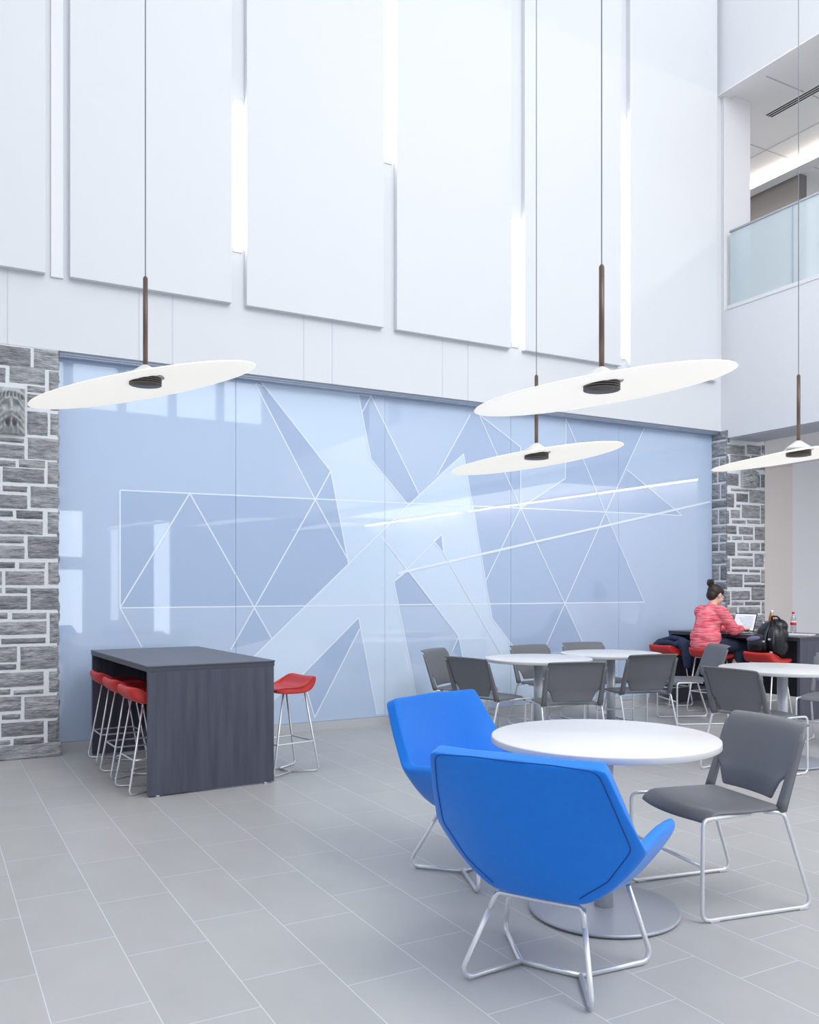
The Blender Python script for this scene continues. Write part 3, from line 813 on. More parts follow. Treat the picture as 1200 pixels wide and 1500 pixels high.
# ------------------------------------------------------------------ grey side chair (front towards -Y)
def make_chair():
    root = empty('side_chair')
    # seat: dished shell with a waterfall front
    rows = []
    ny, nx = 14, 13
    for j in range(ny + 1):
        t = j / ny
        row = []
        for i in range(nx + 1):
            s = -1 + 2 * i / nx
            w = 0.246 + 0.012 * math.sin(t * PI)
            yfront = -0.218 - 0.048 * (1 - s * s)
            y = 0.188 + (yfront - 0.188) * t
            z = 0.452 - 0.016 * (1 - s * s) * math.sin(min(1, t * 1.15) * PI) + 0.004 * t
            if t > 0.86:
                z -= 0.55 * (t - 0.86) ** 1.3
            if abs(s) > 0.9:
                z -= 0.006
            row.append((w * s, y, z))
        rows.append(row)
    b = bm_new(); grid(b, rows)
    o = obj('seat', b, M['plastic'], root); mod_solid(o, 0.016, 0); mod_sub(o, 1); bake(o)
    # back panel
    def yb(z):
        return 0.172 + (z - 0.44) * 0.36
    rows = []
    zs = [0.472, 0.485, 0.51, 0.54, 0.566, 0.580, 0.60, 0.64, 0.69, 0.74, 0.775, 0.797, 0.810, 0.816, 0.812]
    for k, z in enumerate(zs):
        if z <= 0.566 and k < 5:
            w = 0.168 + (0.212 - 0.168) * (z - 0.472) / 0.094
        elif k == 5:
            w = 0.240
        else:
            w = 0.252
        row = []
        for i in range(nx + 1):
            s = -1 + 2 * i / nx
            y = yb(z) + 0.022 * (1 - s * s) - 0.008
            if z < 0.56 and k < 5:
                y -= 0.0 ; y += 0.35 * max(0, 0.555 - z) ** 1.25
            if k >= 11:
                y += (0.004, 0.012, 0.026, 0.040)[k - 11]
            zz = z - 0.006 * s * s if k > 9 else z
            row.append((w * s, y, zz))
        rows.append(row)
    b = bm_new(); grid(b, rows)
    o = obj('backrest', b, M['plastic'], root); mod_solid(o, 0.012, 0); mod_sub(o, 1); bake(o)
    for s in (-1, 1):
        b = bm_new()
        rows = []
        for k in range(9):
            t = k / 8
            z = 0.438 + (0.775 - 0.438) * t
            y = yb(z)
            wx = 0.252 + 0.004 * (1 - t)
            th = 0.034 - 0.016 * t
            wd = 0.042 - 0.012 * t
            rows.append([(s * wx, y - th * 0.5, z), (s * (wx + 0.012), y - th * 0.3, z), (s * (wx + 0.012), y + th * 0.5, z), (s * (wx - wd + 0.012), y + th * 0.5, z), (s * (wx - wd + 0.012), y - th * 0.4, z), (s * wx, y - th * 0.5, z)])
        V = grid(b, rows)
        bmesh.ops.remove_doubles(b, verts=b.verts[:], dist=1e-5)
        bmesh.ops.holes_fill(b, edges=b.edges[:], sides=8)
        obj('back_upright', b, M['plastic'], root)
    # sled sides
    for s in (-1, 1):
        b = bm_new()
        x = s * 0.272
        tube(b, [(s * 0.235, 0.02, 0.437), (s * 0.258, -0.19, 0.437), (x, -0.255, 0.437), (x, -0.258, 0.010), (x, 0.322, 0.010), (s * 0.262, 0.178, 0.432), (s * 0.225, 0.10, 0.437)], 0.0088, 0.035, 10)
        lg = obj('leg', b, M['chrome'], root)
        for y in (-0.20, 0.27):
            b = bm_new()
            box(b, x - 0.011, x + 0.011, y - 0.025, y + 0.025, 0.0, 0.013, bevel=0.004)
            obj('glide', b, M['glide'], lg)
    b = bm_new(); tube(b, [(-0.272, -0.258, 0.24), (0.272, -0.258, 0.24)], 0.0075, 0, 10); obj('stretcher', b, M['chrome'], root)
    b = bm_new(); tube(b, [(-0.236, 0.03, 0.432), (0.236, 0.03, 0.432)], 0.008, 0, 10); obj('seat_rail', b, M['chrome'], root)
    return root
CHAIRS = [((3.191, 2.872), -1.753, 'large grey chair in front at the right, facing the nearest white table'),
          ((4.447, 6.545), 1.80, 'grey chair seen from behind, just right of the farther blue chair'),
          ((4.80, 5.925), 2.80, 'grey chair seen from behind between the silver columns of the far tables'),
          ((5.908, 6.238), 2.912, 'grey chair seen from behind below the red stool with the jacket'),
          ((5.652, 4.657), 1.626, 'grey chair tucked under the right hand table, partly behind the front grey chair'),
          ((4.60, 7.24), 0.567, 'leftmost grey chair near the mural, facing the camera behind another chair'),
          ((5.62, 7.20), 0.05, 'grey chair beyond the left far table, its lower back seen under the tabletop'),
          ((6.34, 7.27), 6.119, 'grey chair beyond the middle far table, only its back top showing above it'),
          ((7.15, 6.73), 4.30, 'grey chair seen side on, in front of the person in the pink sweater'),
          ((7.17, 5.03), -1.19, 'grey chair cut by the right edge of the picture, facing left')]
ch0 = make_chair()
for i, (p, t, lab) in enumerate(CHAIRS):
    r = ch0 if i == 0 else copy_tree(ch0)
    r.location = (p[0], p[1], 0)
    r.rotation_euler = (0, 0, t)
    tag(r, lab, 'chair', 'grey plastic side chairs')

# ------------------------------------------------------------------ blue lounge chair (front towards -Y)
def make_lounge():
    root = empty('lounge_chair')
    b = bm_new()
    crease = b.edges.layers.float.new('crease_edge')
    # half outline rows of the back: (x, y_edge, y_centre, z)
    R = [(0.318, 0.325, 0.350, 0.852), (0.354, 0.235, 0.300, 0.70), (0.386, 0.130, 0.250, 0.550), (0.285, 0.122, 0.190, 0.420), (0.178, 0.112, 0.130, 0.335)]
    V = []
    for (x, ye, yc, z) in R:
        V.append([b.verts.new((x * s, ye + (yc - ye) * (1 - abs(s) ** 2.2), z + (0.006 if abs(s) < 0.4 and z > 0.8 else 0))) for s in (-1, -0.55, 0, 0.55, 1)])
    F = []
    for i in range(4):
        for j in range(4):
            b.faces.new((V[i][j], V[i][j + 1], V[i + 1][j + 1], V[i + 1][j]))
    # arms: from the wing edge forward
    A = {}
    for sgn, j in ((-1, 0), (1, 4)):
        cols = [[V[2][j], V[3][j], V[4][j]]]
        for (yt, xt, zt, xm, zm, xb, zb) in ((-0.06, 0.402, 0.572, 0.305, 0.43, 0.205, 0.318), (-0.225, 0.412, 0.568, 0.318, 0.435, 0.225, 0.318)):
            dy = 0.0 if yt > -0.1 else 0.0
            cols.append([b.verts.new((sgn * xt, yt, zt)), b.verts.new((sgn * xm, yt - 0.01, zm)), b.verts.new((sgn * xb, yt - 0.02, zb))])
        for c in range(2):
            for r in range(2):
                b.faces.new((cols[c][r], cols[c + 1][r], cols[c + 1][r + 1], cols[c][r + 1]))
        A[sgn] = cols
    # underside
    rowsb = [V[4]]
    for c in (1, 2):
        l, r = A[-1][c][2], A[1][c][2]
        mid = [b.verts.new(l.co.lerp(r.co, t) + Vector((0, 0, -0.004))) for t in (0.25, 0.5, 0.75)]
        rowsb.append([l] + mid + [r])
    for i in range(2):
        for j in range(4):
            b.faces.new((rowsb[i][j], rowsb[i][j + 1], rowsb[i + 1][j + 1], rowsb[i + 1][j]))
    # soft folds
    folds = set()
    for j in (0, 4):
        for i in (2, 3):
            folds.add((V[i][j], V[i + 1][j]))
    for j in range(4):
        folds.add((V[4][j], V[4][j + 1]))
    for a, c in folds:
        e = b.edges.get((a, c))
        if e: e[crease] = 0.55
    for vv, cr in ((V[0][0], 0.0), (V[0][4], 0.0)):
        pass
    for j in range(4):
        e = b.edges.get((V[0][j], V[0][j + 1])); e[crease] = 0.5
    for j in (0, 4):
        for i in (0, 1):
            e = b.edges.get((V[i][j], V[i + 1][j])); e[crease] = 0.5
    o = obj('shell', b, M['blue'], root)
    mod_solid(o, 0.058, 0.1)
    o.modifiers['Solidify'].use_even_offset = False
    o.modifiers['Solidify'].edge_crease_rim = 0.45
    o.modifiers['Solidify'].edge_crease_inner = 0.2
    o.modifiers['Solidify'].edge_crease_outer = 0.35
    mod_sub(o, 3)
    bake(o)
    for p in o.data.polygons: p.use_smooth = True
    shell = o
    # stitched seam round the back panel
    from mathutils.bvhtree import BVHTree
    tree = BVHTree.FromPolygons([v.co for v in shell.data.vertices], [tuple(p.vertices) for p in shell.data.polygons])
    path = [(-0.165, 0.115, 0.345), (-0.27, 0.135, 0.425), (-0.358, 0.16, 0.55), (-0.33, 0.26, 0.70), (-0.298, 0.345, 0.838), (-0.15, 0.375, 0.846), (0, 0.385, 0.846), (0.15, 0.375, 0.846),
            (0.298, 0.345, 0.838), (0.33, 0.26, 0.70), (0.358, 0.16, 0.55), (0.27, 0.135, 0.425), (0.165, 0.115, 0.345)]
    P = fillet(path, 0.05, 4)
    dense = []
    for i in range(len(P) - 1):
        for k in range(6):
            dense.append(P[i].lerp(P[i + 1], k / 6))
    dense.append(P[-1])
    sp = []
    for q in dense:
        hit, nrm, idx, dist = tree.ray_cast(Vector((q.x, 0.9, q.z)), Vector((0, -1, 0)))
        if hit is not None:
            sp.append(hit + Vector((0, 0.0006, 0)))
    b = bm_new(); tube(b, sp, 0.0022, 0, 6); obj('seam', b, M['seam'], shell)
    # seat cushion
    b = bm_new()
    pts = []
    zt = 0.435
    rows = []
    for (y, w) in ((0.155, 0.20), (0.10, 0.235), (0.0, 0.262), (-0.12, 0.277), (-0.23, 0.283), (-0.272, 0.279)):
        rows.append((y, w))
    top = [[b.verts.new((w * s, y, zt + 0.012 * (1 - s * s) - (0.012 if y < -0.25 else 0))) for s in (-1, -0.5, 0, 0.5, 1)] for y, w in rows]
    bot = [[b.verts.new((w * s * 0.80, y, 0.345)) for s in (-1, -0.5, 0, 0.5, 1)] for y, w in rows]
    for G, fl in ((top, 0), (bot, 1)):
        for i in range(len(rows) - 1):
            for j in range(4):
                q = (G[i][j], G[i][j + 1], G[i + 1][j + 1], G[i + 1][j])
                b.faces.new(q)
    n = len(rows) - 1
    for j in range(4):
        b.faces.new((top[0][j], top[0][j + 1], bot[0][j + 1], bot[0][j]))
        b.faces.new((top[n][j], top[n][j + 1], bot[n][j + 1], bot[n][j]))
    for i in range(n):
        b.faces.new((top[i][0], top[i + 1][0], bot[i + 1][0], bot[i][0]))
        b.faces.new((top[i][4], top[i + 1][4], bot[i + 1][4], bot[i][4]))
    o = obj('seat_cushion', b, M['blue'], root)
    mod_sub(o, 2); bake(o)
    for p in o.data.polygons: p.use_smooth = True
    # base
    legs = (((1, 1), (0.166, 0.110, 0.300), (0.252, 0.259), (0.118, 0.0)), ((-1, 1), (-0.166, 0.110, 0.300), (-0.252, 0.259), (-0.118, 0.0)),
            ((1, -1), (0.235, -0.195, 0.305), (0.306, -0.269), (0.118, 0.0)), ((-1, -1), (-0.235, -0.195, 0.305), (-0.306, -0.269), (-0.118, 0.0)))
    for (sg, top_, ft, jn) in legs:
        b = bm_new()
        tube(b, [top_, (ft[0], ft[1], 0.012), (jn[0], jn[1], 0.012)], 0.0102, 0.035, 10)
        lg = obj('leg', b, M['chrome'], root)
        b = bm_new()
        d = (Vector((jn[0], jn[1], 0)) - Vector((ft[0], ft[1], 0))).normalized()
        c = Vector((ft[0], ft[1], 0)) + d * 0.07
        tube(b, [c - d * 0.025 + Vector((0, 0, 0.008)), c + d * 0.025 + Vector((0, 0, 0.008))], 0.0085, 0, 8)
        obj('glide', b, M['glide'], lg)
    b = bm_new(); tube(b, [(-0.118, 0, 0.012), (0.118, 0, 0.012)], 0.0102, 0, 10); obj('crossbar', b, M['chrome'], root)
    b = bm_new(); tube(b, [(0.183, 0.14, 0.243), (0.166, 0.110, 0.301), (-0.166, 0.110, 0.301), (-0.183, 0.14, 0.243)], 0.0102, 0.03, 10); obj('seat_bar', b, M['chrome'], root)
    return root
l0 = make_lounge()
l0.location = (2.035, 2.596, 0); l0.rotation_euler = (0, 0, 2.102)
tag(l0, 'nearer blue lounge chair, seen from behind, in front of the white table', 'chair', 'blue lounge chairs')
l1 = copy_tree(l0)
l1.location = (2.467, 3.733, 0); l1.rotation_euler = (0, 0, 0.272)
tag(l1, 'farther blue lounge chair, facing the table from behind the nearer blue one', 'chair', 'blue lounge chairs')

# ------------------------------------------------------------------ counter tables
def make_bar():
    root = empty('counter_table')
    W, L, Z = 0.922, 1.79, 0.895
    b = bm_new(); box(b, -0.004, W + 0.004, -0.004, L + 0.004, Z - 0.012, Z, bevel=0.003)
    top = obj('tabletop', b, M['bar_top'], root)
    b = bm_new(); box(b, 0, W, 0, L, Z - 0.042, Z - 0.012, bevel=0.002); obj('edge_band', b, M['bar_edge'], top)
    for y in (0.0, L - 0.04):
        b = bm_new(); box(b, 0.004, W - 0.004, y + 0.002, y + 0.038, 0.010, Z - 0.042, bevel=0.002)
        p = obj('end_panel', b, M['bar_wood'], root)
        for x in (0.07, W - 0.07):
            b = bm_new(); lathe(b, [(0, 0.011), (0.014, 0.011), (0.014, 0.0), (0, 0)], 14, x, y + 0.012); obj('foot', b, M['glide'], p)
    b = bm_new(); box(b, W / 2 - 0.014, W / 2 + 0.014, 0.04, L - 0.04, 0.20, Z - 0.042); obj('centre_panel', b, M['bar_dark'], root)
    return root
b0 = make_bar()
b0.location = (1.319, 6.045, 0); b0.rotation_euler = (0, 0, 0.0457)
tag(b0, 'charcoal wood counter table at the left with red stools', 'table', 'charcoal counter tables')
b1 = copy_tree(b0)
b1.location = (8.12, 6.12, 0); b1.rotation_euler = (0, 0, 0.05)
tag(b1, 'charcoal counter table at the far right holding the laptop and bottles', 'table', 'charcoal counter tables')

# ------------------------------------------------------------------ red counter stools (front towards -Y)
def make_stool():
    root = empty('counter_stool')
    # padded seat: flat front, rear swept up into a low lip
    prof = [(-0.205, 0.655), (-0.19, 0.672), (-0.12, 0.672), (-0.03, 0.668), (0.04, 0.671), (0.09, 0.688), (0.125, 0.716), (0.150, 0.740), (0.176, 0.749),
            (0.200, 0.738), (0.204, 0.712), (0.180, 0.664), (0.135, 0.628), (0.05, 0.614), (-0.06, 0.618), (-0.15, 0.624), (-0.195, 0.640)]
    b = bm_new()
    xs = [-1, -0.94, -0.75, -0.4, 0, 0.4, 0.75, 0.94, 1]
    V = []
    for s in xs:
        ring = []
        cy, cz = 0.0, 0.655
        k = 1.0 if abs(s) < 0.9 else (0.93 if abs(s) < 0.97 else 0.80)
        for (y, z) in prof:
            w = 0.205 - 0.03 * max(0, (y - 0.08) / 0.11) - 0.018 * max(0, (-y - 0.1) / 0.1)
            zz = z if abs(s) < 0.9 else 0.655 + (z - 0.655) * k + (0.02 * max(0, y) if k < 1 else 0)
            dip = 0.010 * (1 - s * s) if z > 0.65 else 0
            ring.append(b.verts.new((w * s, y * (k if abs(s) > 0.9 else 1), zz - dip)))
        V.append(ring)
    n = len(prof)
    for i in range(len(xs) - 1):
        for j in range(n):
            f = b.faces.new((V[i][j], V[i][(j + 1) % n], V[i + 1][(j + 1) % n], V[i + 1][j])); f.smooth = True
    b.faces.new(V[0][::-1]); b.faces.new(V[-1])
    o = obj('seat', b, M['red'], root); mod_sub(o, 2); bake(o)
    for p in o.data.polygons: p.use_smooth = True
    for sx in (1, -1):
        for sy in (1, -1):
            b = bm_new()
            tube(b, [(sx * 0.135, sy * 0.095 + 0.0, 0.625), (sx * 0.172, sy * 0.205, 0.010), (sx * 0.085, sy * 0.0 + 0.008 * sy, 0.010)], 0.0075, 0.03, 8)
            obj('leg', b, M['chrome'], root)
    b = bm_new(); tube(b, [(-0.085, 0, 0.010), (0.085, 0, 0.010)], 0.0075, 0, 8); obj('crossbar', b, M['chrome'], root)
    x, y, z = 0.158, 0.164, 0.24
    b = bm_new(); tube(b, [(-x, -y, z), (x, -y, z), (x, y, z), (-x, y, z)], 0.0065, 0.012, 8, closed=True); obj('footrest', b, M['chrome'], root)
    b = bm_new(); tube(b, [(-0.137, 0.10, 0.60), (-0.135, 0.095, 0.625), (0.135, 0.095, 0.625), (0.137, 0.10, 0.60)], 0.0075, 0.02, 8); obj('seat_bar', b, M['chrome'], root)
    return root
STOOLS = [((1.40, 7.53), 1.60, 'farthest of the three red stools on the left of the charcoal counter'),
          ((1.395, 6.91), 1.62, 'middle one of the three red stools on the left of the charcoal counter'),
          ((1.405, 6.34), 1.66, 'nearest of the three red stools on the left of the charcoal counter'),
          ((2.445, 6.42), -1.379, 'single red stool on the right side of the left charcoal counter'),
          ((7.86, 7.72), 1.62, 'red stool with a dark blue jacket on it beside the mural'),
          ((7.86, 7.09), 1.60, 'red stool the person in the pink sweater sits on'),
          ((7.90, 6.36), 1.64, 'red stool carrying the black backpack')]
s0 = make_stool()
for i, (p, t, lab) in enumerate(STOOLS):
    r = s0 if i == 0 else copy_tree(s0)
    r.location = (p[0], p[1], 0); r.rotation_euler = (0, 0, t)
    tag(r, lab, 'stool', 'red counter stools')

# ------------------------------------------------------------------ person in the pink sweater (front towards -Y)
def knit_material():
    m = material('pink_space_dye_knit', (236, 92, 112), 0.85, spec=0.2)
    nt = m.node_tree
    b = nt.nodes['Principled BSDF']
    tc = nt.nodes.new('ShaderNodeTexCoord')
    mp = nt.nodes.new('ShaderNodeMapping'); mp.inputs['Scale'].default_value = (9, 9, 85)
    n = nt.nodes.new('ShaderNodeTexNoise'); n.inputs['Scale'].default_value = 1.0; n.inputs['Detail'].default_value = 3
    nt.links.new(tc.outputs['Object'], mp.inputs['Vector']); nt.links.new(mp.outputs['Vector'], n.inputs['Vector'])
    cr = nt.nodes.new('ShaderNodeValToRGB')
    cr.color_ramp.elements[0].position = 0.36; cr.color_ramp.elements[0].color = srgb(228, 72, 96)
    cr.color_ramp.elements[1].position = 0.66; cr.color_ramp.elements[1].color = srgb(255, 164, 172)
    nt.links.new(n.outputs['Fac'], cr.inputs['Fac'])
    nt.links.new(cr.outputs['Color'], b.inputs['Base Color'])
    return m
M['knit'] = knit_material()
M['skin'] = material('fair_skin', (232, 190, 172), 0.55)
M['hair'] = material('dark_brown_hair', (48, 31, 29), 0.5, noise_amt=0.35, noise_scale=50, stretch=(1, 1, 0.3))
M['denim'] = material('dark_blue_denim', (42, 52, 78), 0.8, noise_amt=0.12, noise_scale=120)
M['shoe'] = material('black_shoe', (30, 30, 34), 0.6)
M['spectacle'] = material('black_spectacle_frame', (20, 20, 24), 0.3)
M['lip'] = material('lips', (196, 120, 116), 0.5)
M['eye'] = material('eye_white', (236, 236, 236), 0.3)
M['iris'] = material('eye_iris', (60, 44, 36), 0.3)

person = empty('person', (7.84, 7.12, 0.0), PI / 2 - 0.05)
tag(person, 'person in a pink knit sweater and jeans sitting at the counter, typing on the laptop', 'person')
def RX(p, c, a):
    return tuple(Vector(c) + Matrix.Rotation(a, 3, 'X') @ (Vector(p) - Vector(c)))
bm = bm_new()
# pelvis, trunk, neck, head
ellipsoid(bm, (0, 0.03, 0.775), (0.165, 0.125, 0.10))
limb(bm, [(0, 0.03, 0.80), (0, 0.015, 0.92), (0, -0.03, 1.06)], [0.115, 0.105, 0.12])
ellipsoid(bm, (0, -0.035, 1.07), (0.145, 0.095, 0.135), (0.25, 0, 0))
limb(bm, [(0.10, -0.05, 1.155), (-0.10, -0.05, 1.155)], [0.062, 0.062])
limb(bm, [(0, -0.06, 1.15), (0, -0.085, 1.255), (0, -0.105, 1.29)], [0.06, 0.047, 0.046])
HC = (0, -0.13, 1.335)
TILT = 0.42
def hp(x, y, z):            # head coordinates tilted down towards the laptop
    return RX((HC[0] + x, HC[1] + y, HC[2] + z), HC, TILT)
ellipsoid(bm, hp(0, 0.018, 0.028), (0.074, 0.092, 0.085), (TILT, 0, 0))
ellipsoid(bm, hp(0, -0.022, -0.035), (0.060, 0.070, 0.075), (TILT, 0, 0))
ellipsoid(bm, hp(0, -0.060, -0.088), (0.028, 0.026, 0.022), (TILT, 0, 0))       # chin
limb(bm, [hp(0, -0.086, 0.015), hp(0, -0.108, -0.022)], [0.009, 0.014])           # nose
for s in (-1, 1):
    ellipsoid(bm, hp(s * 0.074, 0.012, -0.005), (0.010, 0.020, 0.031), (TILT, 0, s * 0.25))   # ears
    ellipsoid(bm, hp(s * 0.032, -0.066, -0.025), (0.026, 0.022, 0.024), (TILT, 0, 0))          # cheeks
# arms, hands with five fingers each
ARM = {}
for s, el, wr in ((-1, (-0.215, -0.185, 0.945), (-0.125, -0.405, 0.948)), (1, (0.215, -0.20, 0.945), (0.105, -0.425, 0.948))):
    sh = (s * 0.165, -0.05, 1.145)
    limb(bm, [sh, el, wr], [0.052, 0.040, 0.026])
    d = (Vector(wr) - Vector(el)).normalized()
    d = (d + Vector((0, -0.8, -0.12))).normalized()
    side = Vector((0, 0, 1)).cross(d).normalized()        # points to the thumb side for the right hand
    up = d.cross(side)
    if up.z < 0: up = -up
    inner = side if (side.x * s) < 0 else -side
    w0 = Vector(wr)
    for t, hw in ((0.02, 0.024), (0.045, 0.030), (0.07, 0.032)):
        c = w0 + d * t
        limb(bm, [c - inner * hw * 0.7, c + inner * hw * 0.7], [0.0125, 0.0125], 10)
    limb(bm, [w0, w0 + d * 0.075], [0.022, 0.017], 10)
    for k, (off, ln) in enumerate(((0.026, 0.062), (0.009, 0.070), (-0.009, 0.066), (-0.026, 0.050))):
        b0 = w0 + d * 0.078 + inner * off
        k1 = b0 + d * ln * 0.45 + up * 0.010
        k2 = k1 + d * ln * 0.32 - up * 0.014
        k3 = k2 + d * ln * 0.18 - up * 0.020
        limb(bm, [b0, k1, k2, k3], [0.0088, 0.0082, 0.0074, 0.0064], 8)
    tb = w0 + d * 0.025 + inner * 0.026
    limb(bm, [tb, tb + d * 0.030 + inner * 0.022 - up * 0.006, tb + d * 0.058 + inner * 0.022 - up * 0.016], [0.012, 0.0098, 0.0078], 8)
    ARM[s] = (sh, el, wr)
# legs and feet
LEG = {}
for s in (-1, 1):
    hip, kn, an = (s * 0.085, -0.01, 0.765), (s * 0.125, -0.405, 0.755), (s * 0.105, -0.24, 0.335)
    limb(bm, [hip, kn, an], [0.088, 0.060, 0.036])
    limb(bm, [an, (s * 0.11, -0.24, 0.295), (s * 0.12, -0.36, 0.272)], [0.036, 0.036, 0.026])
    LEG[s] = (hip, kn, an)
body = fuse('body', bm, M['skin'], person, 0.0062, 5, 0.5)
# clothing
bm = bm_new()
ellipsoid(bm, (0, 0.035, 0.775), (0.188, 0.150, 0.095))
limb(bm, [(0, 0.035, 0.80), (0, 0.02, 0.92), (0, -0.025, 1.05)], [0.150, 0.145, 0.150])
ellipsoid(bm, (0.055, 0.03, 0.86), (0.135, 0.135, 0.14)); ellipsoid(bm, (-0.055, 0.03, 0.86), (0.135, 0.135, 0.14))
ellipsoid(bm, (0, -0.03, 1.07), (0.178, 0.125, 0.155), (0.25, 0, 0))
limb(bm, [(0.145, -0.05, 1.15), (-0.145, -0.05, 1.15)], [0.073, 0.073])
limb(bm, [(0, -0.05, 1.15), (0, -0.06, 1.190)], [0.085, 0.066])
for s in (-1, 1):
    sh, el, wr = ARM[s]
    mid = tuple(Vector(el).lerp(Vector(wr), 0.86))
    limb(bm, [sh, el, mid], [0.072, 0.066, 0.044])
    for k in range(5):
        p = Vector(el).lerp(Vector(wr), 0.15 + 0.14 * k)
        ellipsoid(bm, tuple(p + Vector((0, 0, -0.006))), (0.056 - 0.004 * k, 0.02, 0.056 - 0.004 * k), (0.15 * k, 0.2, 0))
bmesh.ops.transform(bm, matrix=Matrix.Identity(4), verts=bm.verts[:])
for v in bm.verts:                                     # straight ribbed hem resting at the seat
    if v.co.z < 0.70: v.co.z = 0.70 + (v.co.z - 0.70) * 0.15
o = fuse('sweater', bm, M['knit'], person, 0.009, 5, 0.5)
o['label'] = 'pink space-dyed knit sweater'
bm = bm_new()
ellipsoid(bm, (0, 0.03, 0.770), (0.180, 0.138, 0.088))
for s in (-1, 1):
    hip, kn, an = LEG[s]
    limb(bm, [hip, kn, tuple(Vector(an) + Vector((0, 0, 0.03)))], [0.098, 0.070, 0.048])
for v in bm.verts:
    if v.co.z < 0.700 and v.co.y > -0.30: v.co.z = max(v.co.z, 0.690)
o = fuse('jeans', bm, M['denim'], person, 0.009, 4, 0.5)
o['label'] = 'dark blue jeans'
for s in (-1, 1):
    bm = bm_new()
    a = LEG[s][2]
    limb(bm, [(a[0], a[1] + 0.012, 0.300), (s * 0.112, -0.30, 0.282), (s * 0.122, -0.385, 0.272)], [0.043, 0.042, 0.032])
    for v in bm.verts:
        v.co.z = max(v.co.z, 0.250)
    fuse('shoe', bm, M['shoe'], person, 0.007, 3)
bm = bm_new()
ellipsoid(bm, hp(0, 0.036, 0.034), (0.082, 0.088, 0.086), (TILT, 0, 0))
ellipsoid(bm, hp(0, 0.062, -0.018), (0.066, 0.058, 0.070), (TILT, 0, 0))
for s in (-1, 1):
    ellipsoid(bm, hp(s * 0.062, 0.0, 0.048), (0.022, 0.045, 0.038), (TILT, 0, 0))
ellipsoid(bm, hp(0.01, 0.125, 0.095), (0.044, 0.040, 0.040)); ellipsoid(bm, hp(0.032, 0.128, 0.120), (0.028, 0.028, 0.026)); ellipsoid(bm, hp(-0.018, 0.140, 0.112), (0.026, 0.028, 0.030))
ellipsoid(bm, hp(0.0, 0.110, 0.07), (0.034, 0.030, 0.026))
for v in bm.verts:                                     # keep the face clear
    pass
hair = fuse('hair', bm, M['hair'], person, 0.006, 3)
hair['label'] = 'dark brown hair pinned up in a bun'
bm = bm_new()
for s in (-1, 1):
    c = Vector(hp(s * 0.033, -0.092, 0.012))
    pts = []
    for k in range(16):
        a = 2 * PI * k / 16
        pts.append(c + Matrix.Rotation(TILT, 3, 'X') @ Vector((0.024 * math.cos(a), 0, 0.018 * math.sin(a))))
    tube(bm, pts, 0.0018, 0, 6, closed=True)
    tube(bm, [hp(s * 0.057, -0.090, 0.016), hp(s * 0.078, -0.07, 0.016), hp(s * 0.083, 0.012, 0.018)], 0.0018, 0, 6)
tube(bm, [hp(-0.010, -0.094, 0.016), hp(0.010, -0.094, 0.016)], 0.0018, 0, 6)
obj('spectacles', bm, M['spectacle'], person)
for s in (-1, 1):
    bm = bm_new(); ellipsoid(bm, hp(s * 0.032, -0.076, 0.012), (0.013, 0.012, 0.009), (TILT, 0, 0)); e = obj('eye', bm, M['eye'], person)
    bm = bm_new(); ellipsoid(bm, hp(s * 0.032, -0.0865, 0.011), (0.0055, 0.003, 0.0055), (TILT, 0, 0)); obj('iris', bm, M['iris'], e)
bm = bm_new(); ellipsoid(bm, hp(0, -0.088, -0.056), (0.022, 0.009, 0.007), (TILT, 0, 0)); obj('mouth', bm, M['lip'], person)

# ------------------------------------------------------------------ things on the far counter
TZ = 0.895
M['laptop_body'] = material('silver_aluminium', (196, 199, 204), 0.35, metal=0.6)
M['bezel'] = material('black_bezel', (18, 18, 22), 0.25)
M['keys'] = material('black_keys', (30, 31, 36), 0.5)
M['screen'] = material('bright_screen', (236, 240, 244), 0.4, emit=0.22, emit_rgb=(226, 236, 242))
M['screen_line'] = material('screen_text', (150, 160, 174), 0.4, emit=0.1, emit_rgb=(170, 180, 192))
root = empty('laptop', (8.44, 7.14, TZ), PI / 2 - 0.06)
bm = bm_new(); box(bm, -0.165, 0.165, -0.225, 0.0, 0.002, 0.016, bevel=0.004)
root2 = root
# base runs from the hinge towards the user (+Y local is towards the user after the flip below)
base = obj('base', bm, M['laptop_body'], root)
for v in base.data.vertices: v.co.y = -v.co.y
bm = bm_new()
for r in range(5):
    for c in range(12):
        box(bm, -0.147 + c * 0.0246, -0.147 + c * 0.0246 + 0.0215, 0.022 + r * 0.021, 0.022 + r * 0.021 + 0.018, 0.016, 0.0172)
k = obj('keyboard', bm, M['keys'], base)
bm = bm_new(); box(bm, -0.05, 0.05, 0.145, 0.212, 0.016, 0.0163); obj('trackpad', bm, M['alu'], base)
lid = empty('lid_pivot')
bpy.data.objects.remove(lid)
bm = bm_new(); box(bm, -0.165, 0.165, -0.004, 0.004, 0.0, 0.222, bevel=0.003); lid = obj('lid', bm, M['bezel'], root)
lid.location = (0, -0.004, 0.014); lid.rotation_euler = (0.30, 0, 0)
bm = bm_new(); box(bm, -0.156, 0.156, 0.004, 0.0046, 0.014, 0.210); obj('screen', bm, M['screen'], lid)
bm = bm_new()
for r in range(9):
    box(bm, -0.13, -0.13 + 0.02 * (7 + (r * 5) % 6), 0.0046, 0.0050, 0.176 - 0.016 * r, 0.180 - 0.016 * r)
tl = obj('screen_text', bm, M['screen_line'], lid)
tag(root, 'open laptop with a bright screen on the counter in front of the person', 'laptop')

